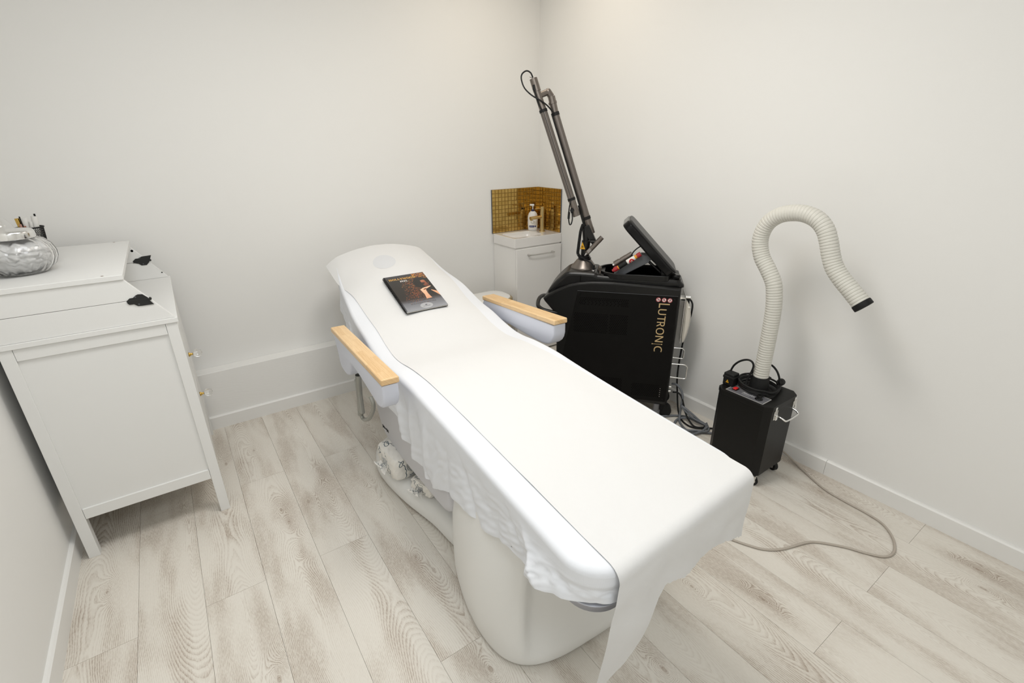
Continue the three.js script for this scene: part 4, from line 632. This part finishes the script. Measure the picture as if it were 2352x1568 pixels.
// ---------------------------------------------------------------- cables behind the laser
{
  solo('laser_cable', tube([[2.160, .197, -1.507], [2.165, .201, -1.479], [2.168, .180, -1.448], [2.166, .140, -1.430], [2.160, .085, -1.428], [2.155, .035, -1.425], [2.130, .010, -1.405], [2.095, .008, -1.35], [2.090, .008, -1.31], [2.115, .008, -1.28], [2.155, .008, -1.243], [2.20, .008, -1.19], [2.24, .008, -1.12], [2.26, .008, -1.02]], .0062, 160, 10), cableGrey, 'grey cable dropping from the laser and running behind the smoke extractor', 'cable');
  solo('cable_coil', tube([[2.06, .008, -1.53], [2.102, .008, -1.496], [2.167, .008, -1.457], [2.204, .009, -1.412], [2.222, .011, -1.352], [2.208, .016, -1.292], [2.19, .02, -1.32], [2.185, .02, -1.385], [2.145, .014, -1.42], [2.098, .010, -1.412], [2.076, .009, -1.387], [2.078, .014, -1.325], [2.107, .018, -1.285], [2.15, .016, -1.246], [2.193, .014, -1.262], [2.192, .024, -1.288], [2.165, .05, -1.36], [2.15, .095, -1.42], [2.162, .075, -1.37], [2.19, .03, -1.31], [2.200, .022, -1.275], [2.16, .02, -1.262], [2.10, .014, -1.268], [2.055, .010, -1.292], [2.05, .010, -1.33]], .0062, 360, 10), cableGrey, 'grey cable coiled and tied on the floor behind the laser', 'cable');
  solo('cable_tie', new THREE.TorusGeometry(.016, .0035, 8, 20).rotateX(.4).rotateY(.6).translate(2.197, .018, -1.284), cableGrey, 'small grey tie around the coiled cable', 'cable tie');
  solo('black_cable', tube([[2.185, .69, -1.535], [2.20, .691, -1.509], [2.2, .698, -1.494], [2.2, .684, -1.477], [2.2, .659, -1.471], [2.2, .61, -1.474], [2.2, .56, -1.487], [2.2, .474, -1.497], [2.2, .395, -1.503], [2.2, .302, -1.507], [2.2, .209, -1.504], [2.2, .119, -1.489], [2.195, .055, -1.473], [2.185, .012, -1.450], [2.15, .0065, -1.40], [2.136, .0065, -1.345], [2.155, .0065, -1.303], [2.217, .0065, -1.256], [2.27, .0065, -1.2]], .0048, 200, 10), blackRubber, 'long black cable hanging from the foot pedal to the floor', 'cable');
  solo('black_cable', tube([[2.150, .155, -1.487], [2.16, .159, -1.459], [2.163, .142, -1.435], [2.163, .109, -1.419], [2.160, .059, -1.394], [2.155, .026, -1.36], [2.155, .0075, -1.32], [2.19, .0075, -1.28]], .0048, 120, 10), blackRubber, 'short black cable plugged into the lower back of the laser', 'cable');
  solo('floor_cable', tube([[2.29, .05, -.985], [2.285, .04, -.93], [2.275, .02, -.855], [2.245, .006, -.775], [2.19, .005, -.662], [2.175, .005, -.583], [2.168, .005, -.477], [2.152, .005, -.412], [2.106, .005, -.363], [2.05, .005, -.333], [2.0, .005, -.324], [1.958, .005, -.338], [1.923, .005, -.383], [1.889, .005, -.445], [1.831, .005, -.516], [1.787, .005, -.545], [1.686, .005, -.579], [1.627, .005, -.616], [1.592, .005, -.667], [1.555, .005, -.753], [1.531, .005, -.862], [1.4, .005, -1.1], [1.15, .005, -1.25]], .0046, 300, 10), M({ color: new THREE.Color().setRGB(.46, .41, .35), roughness: .5 }), 'beige cable winding across the floor from the smoke extractor to the bed', 'cable');
}

// ---------------------------------------------------------------- smoke extractor
{
  const O = [2.0515, 0, -.976], S = thing('smoke_extractor', 'black box smoke extractor on casters with pale flexible hose', 'smoke extractor', O);
  const oct = (hx, hz, c) => [[-hx + c, -hz], [hx - c, -hz], [hx, -hz + c], [hx, hz - c], [hx - c, hz], [-hx + c, hz], [-hx, hz - c], [-hx, -hz + c]];
  const flat = g => g.rotateX(-Math.PI / 2);
  const boxM = M({ color: new THREE.Color().setRGB(.006, .0058, .0055), roughness: .40, specularIntensity: .45, bumpMap: noiseBump, bumpScale: .00008 });
  part(S, 'case', flat(extrude(oct(.1235, .128, .027), .335, .0012)).translate(0, .06, 0), boxM);
  part(S, 'lid', flat(extrude(oct(.1258, .1303, .028), .024, .0018)).translate(0, .396, 0), boxM);
  const pm = canvasTex(768, 300, (c, w, h) => { c.fillStyle = '#cfcfcc'; c.fillRect(0, 0, w, h); c.fillStyle = '#75757a'; c.fillRect(14, 14, w - 28, h - 28); c.fillStyle = '#2a2a2a'; for (const [x, y] of [[30, 30], [w - 30, 30], [30, h - 30], [w - 30, h - 30]]) { c.beginPath(); c.arc(x, y, 9, 0, 7); c.fill(); } c.fillStyle = '#ececec'; c.font = 'italic bold 74px serif'; c.fillText('Smoke', 275, 180); c.font = '34px serif'; c.fillText('Evacuator', 285, 225); c.strokeStyle = '#45454a'; c.lineWidth = 7; c.beginPath(); c.arc(610, 160, 72, 1.2, 2.6); c.stroke(); });
  // panel: text runs towards +z, its top points to +x
  const pl = new THREE.PlaneGeometry(.178, .073).applyMatrix4(new THREE.Matrix4().makeBasis(V3(0, 0, 1), V3(1, 0, 0), V3(0, 1, 0))).translate(-.0765, .4216, 0);
  part(S, 'control_panel', merge([cbox(-.113, -.040, .4195, .4213, -.089, .089), ]), steel); part(S, 'panel_print', pl, M({ map: pm, roughness: .35, metalness: .25 }), 'grey control panel lettered Smoke Evacuator');
  const sw = part(S, 'switch', cbox(-.0925, -.0625, .4205, .4245, -.072, -.050, .001), blackGloss); part(sw, 'rocker', rbox(.022, .006, .016, .0015, -.0775, .4265, -.061).rotateX(0), M({ color: new THREE.Color().setRGB(.72, .03, .03), roughness: .25, emissive: 0x550303, emissiveIntensity: .3 }), 'red rocker switch');
  part(S, 'dial', lathe([[0, .02], [.009, .02], [.0105, .018], [.011, .006], [.0165, .003], [.0165, 0], [0, 0]], 28).translate(-.0815, .4215, .053), blackGloss);
  part(S, 'hose_collar', merge([lathe([[.036, 0], [.058, 0], [.058, .004], [.046, .008], [.0405, .02], [.038, .072], [.031, .072]], 40).translate(0, .42, .002)]), blackRubber);
  // corrugated hose
  const path = [[-.974, .468], [-.974, .565], [-.975, .691], [-.979, .81], [-.987, .867], [-1.001, .921], [-1.034, .972], [-1.071, 1.021], [-1.09, 1.074], [-1.09, 1.12], [-1.071, 1.166], [-1.032, 1.199], [-.982, 1.214], [-.932, 1.215], [-.883, 1.198], [-.849, 1.166], [-.827, 1.123], [-.809, 1.076], [-.788, 1.034], [-.753, .994], [-.71, .956], [-.667, .917]].map(([z, y]) => V3(0, y, z - O[2]));
  const c = new THREE.CatmullRomCurve3(path, false, 'centripetal'), len = c.getLength(), pitch = .0115, ribs = Math.round(len / pitch), sub = 8, N = ribs * sub, rows = [];
  const X = V3(1, 0, 0);
  for (let i = 0; i <= N; i++) { const t = i / N, p = c.getPointAt(t), T = c.getTangentAt(t), B = T.clone().cross(X).normalize(), f = (i % sub) / sub, r = .0325 - (i % sub === 0 ? .0022 : i % sub === 1 || i % sub === sub - 1 ? .0006 : 0), row = []; for (let j = 0; j < 36; j++) { const a = j / 36 * 6.2832, q = p.clone().addScaledVector(X, r * Math.cos(a)).addScaledVector(B, r * Math.sin(a)); row.push(q.toArray()); } rows.push(row); }
  const hg = grid(rows, true); hoseMat.side = THREE.DoubleSide; part(S, 'hose', hg, hoseMat, 'pale ribbed flexible hose');
  const eT = c.getTangentAt(1), eP = c.getPointAt(1), nz = lathe([[.031, -.004], [.0335, -.004], [.0345, 0], [.0345, .016], [.0325, .0175], [.0275, .0175], [.0275, .0], [.029, -.004]], 40); nz.applyQuaternion(new THREE.Quaternion().setFromUnitVectors(V3(0, 1, 0), eT)); nz.translate(eP.x, eP.y, eP.z); part(S, 'hose_nozzle', nz, blackRubber, 'black hose end ring');
  // latches and handle on the +z side
  for (const x of [-.073, .088]) { const l = part(S, 'latch', merge([cbox(x - .010, x + .010, .352, .394, .1275, .1325, .001), cbox(x - .007, x + .007, .395, .413, .129, .134, .001)]), chrome, 'chrome toggle latch'); part(l, 'toggle', merge([rbox(.014, .026, .006, .002, x, .366, .138), rod([x - .006, .40, .136], [x - .006, .372, .137], .0012), rod([x + .006, .40, .136], [x + .006, .372, .137], .0012)]), chrome); }
  part(S, 'carry_handle', merge([tube([[-.048, .362, .125], [-.048, .358, .152], [-.040, .350, .166], [.012, .348, .168], [.064, .350, .166], [.072, .358, .152], [.072, .362, .125]], .0042, 90, 10, false, .3)]), chrome, 'chrome carry handle');
  for (const [x, z, turn] of [[-.097, .106, .64], [.092, .102, -.4], [-.088, -.098, .8], [.088, -.098, .2]]) {
    const k = part(S, 'caster', merge([cbox(x - .018, x + .018, .056, .0605, z - .018, z + .018), cyl(.010, .010, .008, x, .053, z), extrude([[-.012, .05], [.012, .05], [.010, .02], [-.006, .016]].reverse(), .002).rotateY(turn + Math.PI / 2).translate(x - .012 * Math.cos(turn), 0, z + .012 * Math.sin(turn)), extrude([[-.012, .05], [.012, .05], [.010, .02], [-.006, .016]].reverse(), .002).rotateY(turn + Math.PI / 2).translate(x + .012 * Math.cos(turn), 0, z - .012 * Math.sin(turn))]), steel);
    part(k, 'wheel', merge([cyl(.0235, .0235, .018, 0, 0, 0, 28).rotateX(Math.PI / 2).rotateY(turn + Math.PI / 2).translate(x, .0235, z)]), blackRubber); part(k, 'hub', cyl(.012, .012, .0195, 0, 0, 0, 20).rotateX(Math.PI / 2).rotateY(turn + Math.PI / 2).translate(x, .0235, z), steel);
  }
  // power cord wound on the lid
  const pts = [[2.02, .462, -1.101], [2.02, .483, -1.099], [2.02, .513, -1.088], [2.02, .541, -1.065], [2.02, .559, -1.036], [2.02, .56, -1.013], [2.02, .545, -1.0], [2.018, .518, -1.001], [2.012, .484, -1.008], [2.004, .455, -1.010], [1.992, .436, -.998], [1.985, .432, -.965], [1.985, .432, -.93]];
  const turns = 3.6, n = 72; for (let i = 0; i <= n; i++) { const a = -2.45 + -i / n * turns * 6.2832, r = .078 + .009 * Math.sin(i * .31) + .008 * (i / n); pts.push([2.066 + r * Math.cos(a) * 1.02, .430 + .0085 * Math.floor(i / 20) + .003 * Math.sin(i * .5), -.972 - r * Math.sin(a) * 1.02]); }
  const last = pts[pts.length - 1];
  pts.push([2.09, .475, -1.03], [2.10, .515, -1.0], [2.10, .537, -.968], [2.098, .536, -.95], [2.097, .52, -.929], [2.097, .497, -.915], [2.10, .477, -.912], [2.115, .46, -.915], [2.135, .450, -.926]);
  const cord = thing('power_cord', 'black power cord wound around the hose on the smoke extractor', 'cord', [2.066, .42, -.972]);
  const CG = g => g.translate(-2.066, -.42, .972);
  part(cord, 'cord', CG(tube(pts, .0046, 620, 8, false, .5)), blackRubber);
  part(cord, 'plug', CG(merge([rod([2.132, .449, -.927], [2.152, .446, -.930], .010, .0165), rod([2.152, .446, -.930], [2.172, .444, -.932], .0165)])), blackRubber);
  for (const o of [-.009, .009]) part(cord, 'prong', CG(rod([2.172, .444, -.932 + o], [2.191, .442, -.934 + o], .0022)), steel);
  part(cord, 'switch_box', CG(rbox(.046, .062, .052, .005, 2.0, .4515, -1.082)), blackRubber, 'black cord switch box');
  part(cord, 'box_lip', CG(rbox(.050, .012, .056, .003, 2.0, .462, -1.082)), blackRubber);
  part(cord, 'warning_triangle', CG(triPlate([1.9764, .452, -1.084], [1.9764, .436, -1.092], [1.9764, .436, -1.076])), M({ map: warnTri, roughness: .5, side: THREE.DoubleSide }), 'yellow warning triangle');
}

// small dark maker's mark on the seat shell, too small to read
{
  const marks = [[0, .016], [.012, .010], [.022, .013], [.032, .006], [.042, .008], [.052, .005], [.062, .016], [.072, .011], [.082, .014]].map(([z, h]) => cbox(-.0006, .0004, -h / 2, h / 2, z - .004, z + .004));
  const m = part(bed, 'makers_mark', merge(marks), blackRubber, 'small dark maker mark'); m.position.set(-.3005, .262, -1.98); m.rotation.x = -.16;
}
renderer.render(scene, camera);
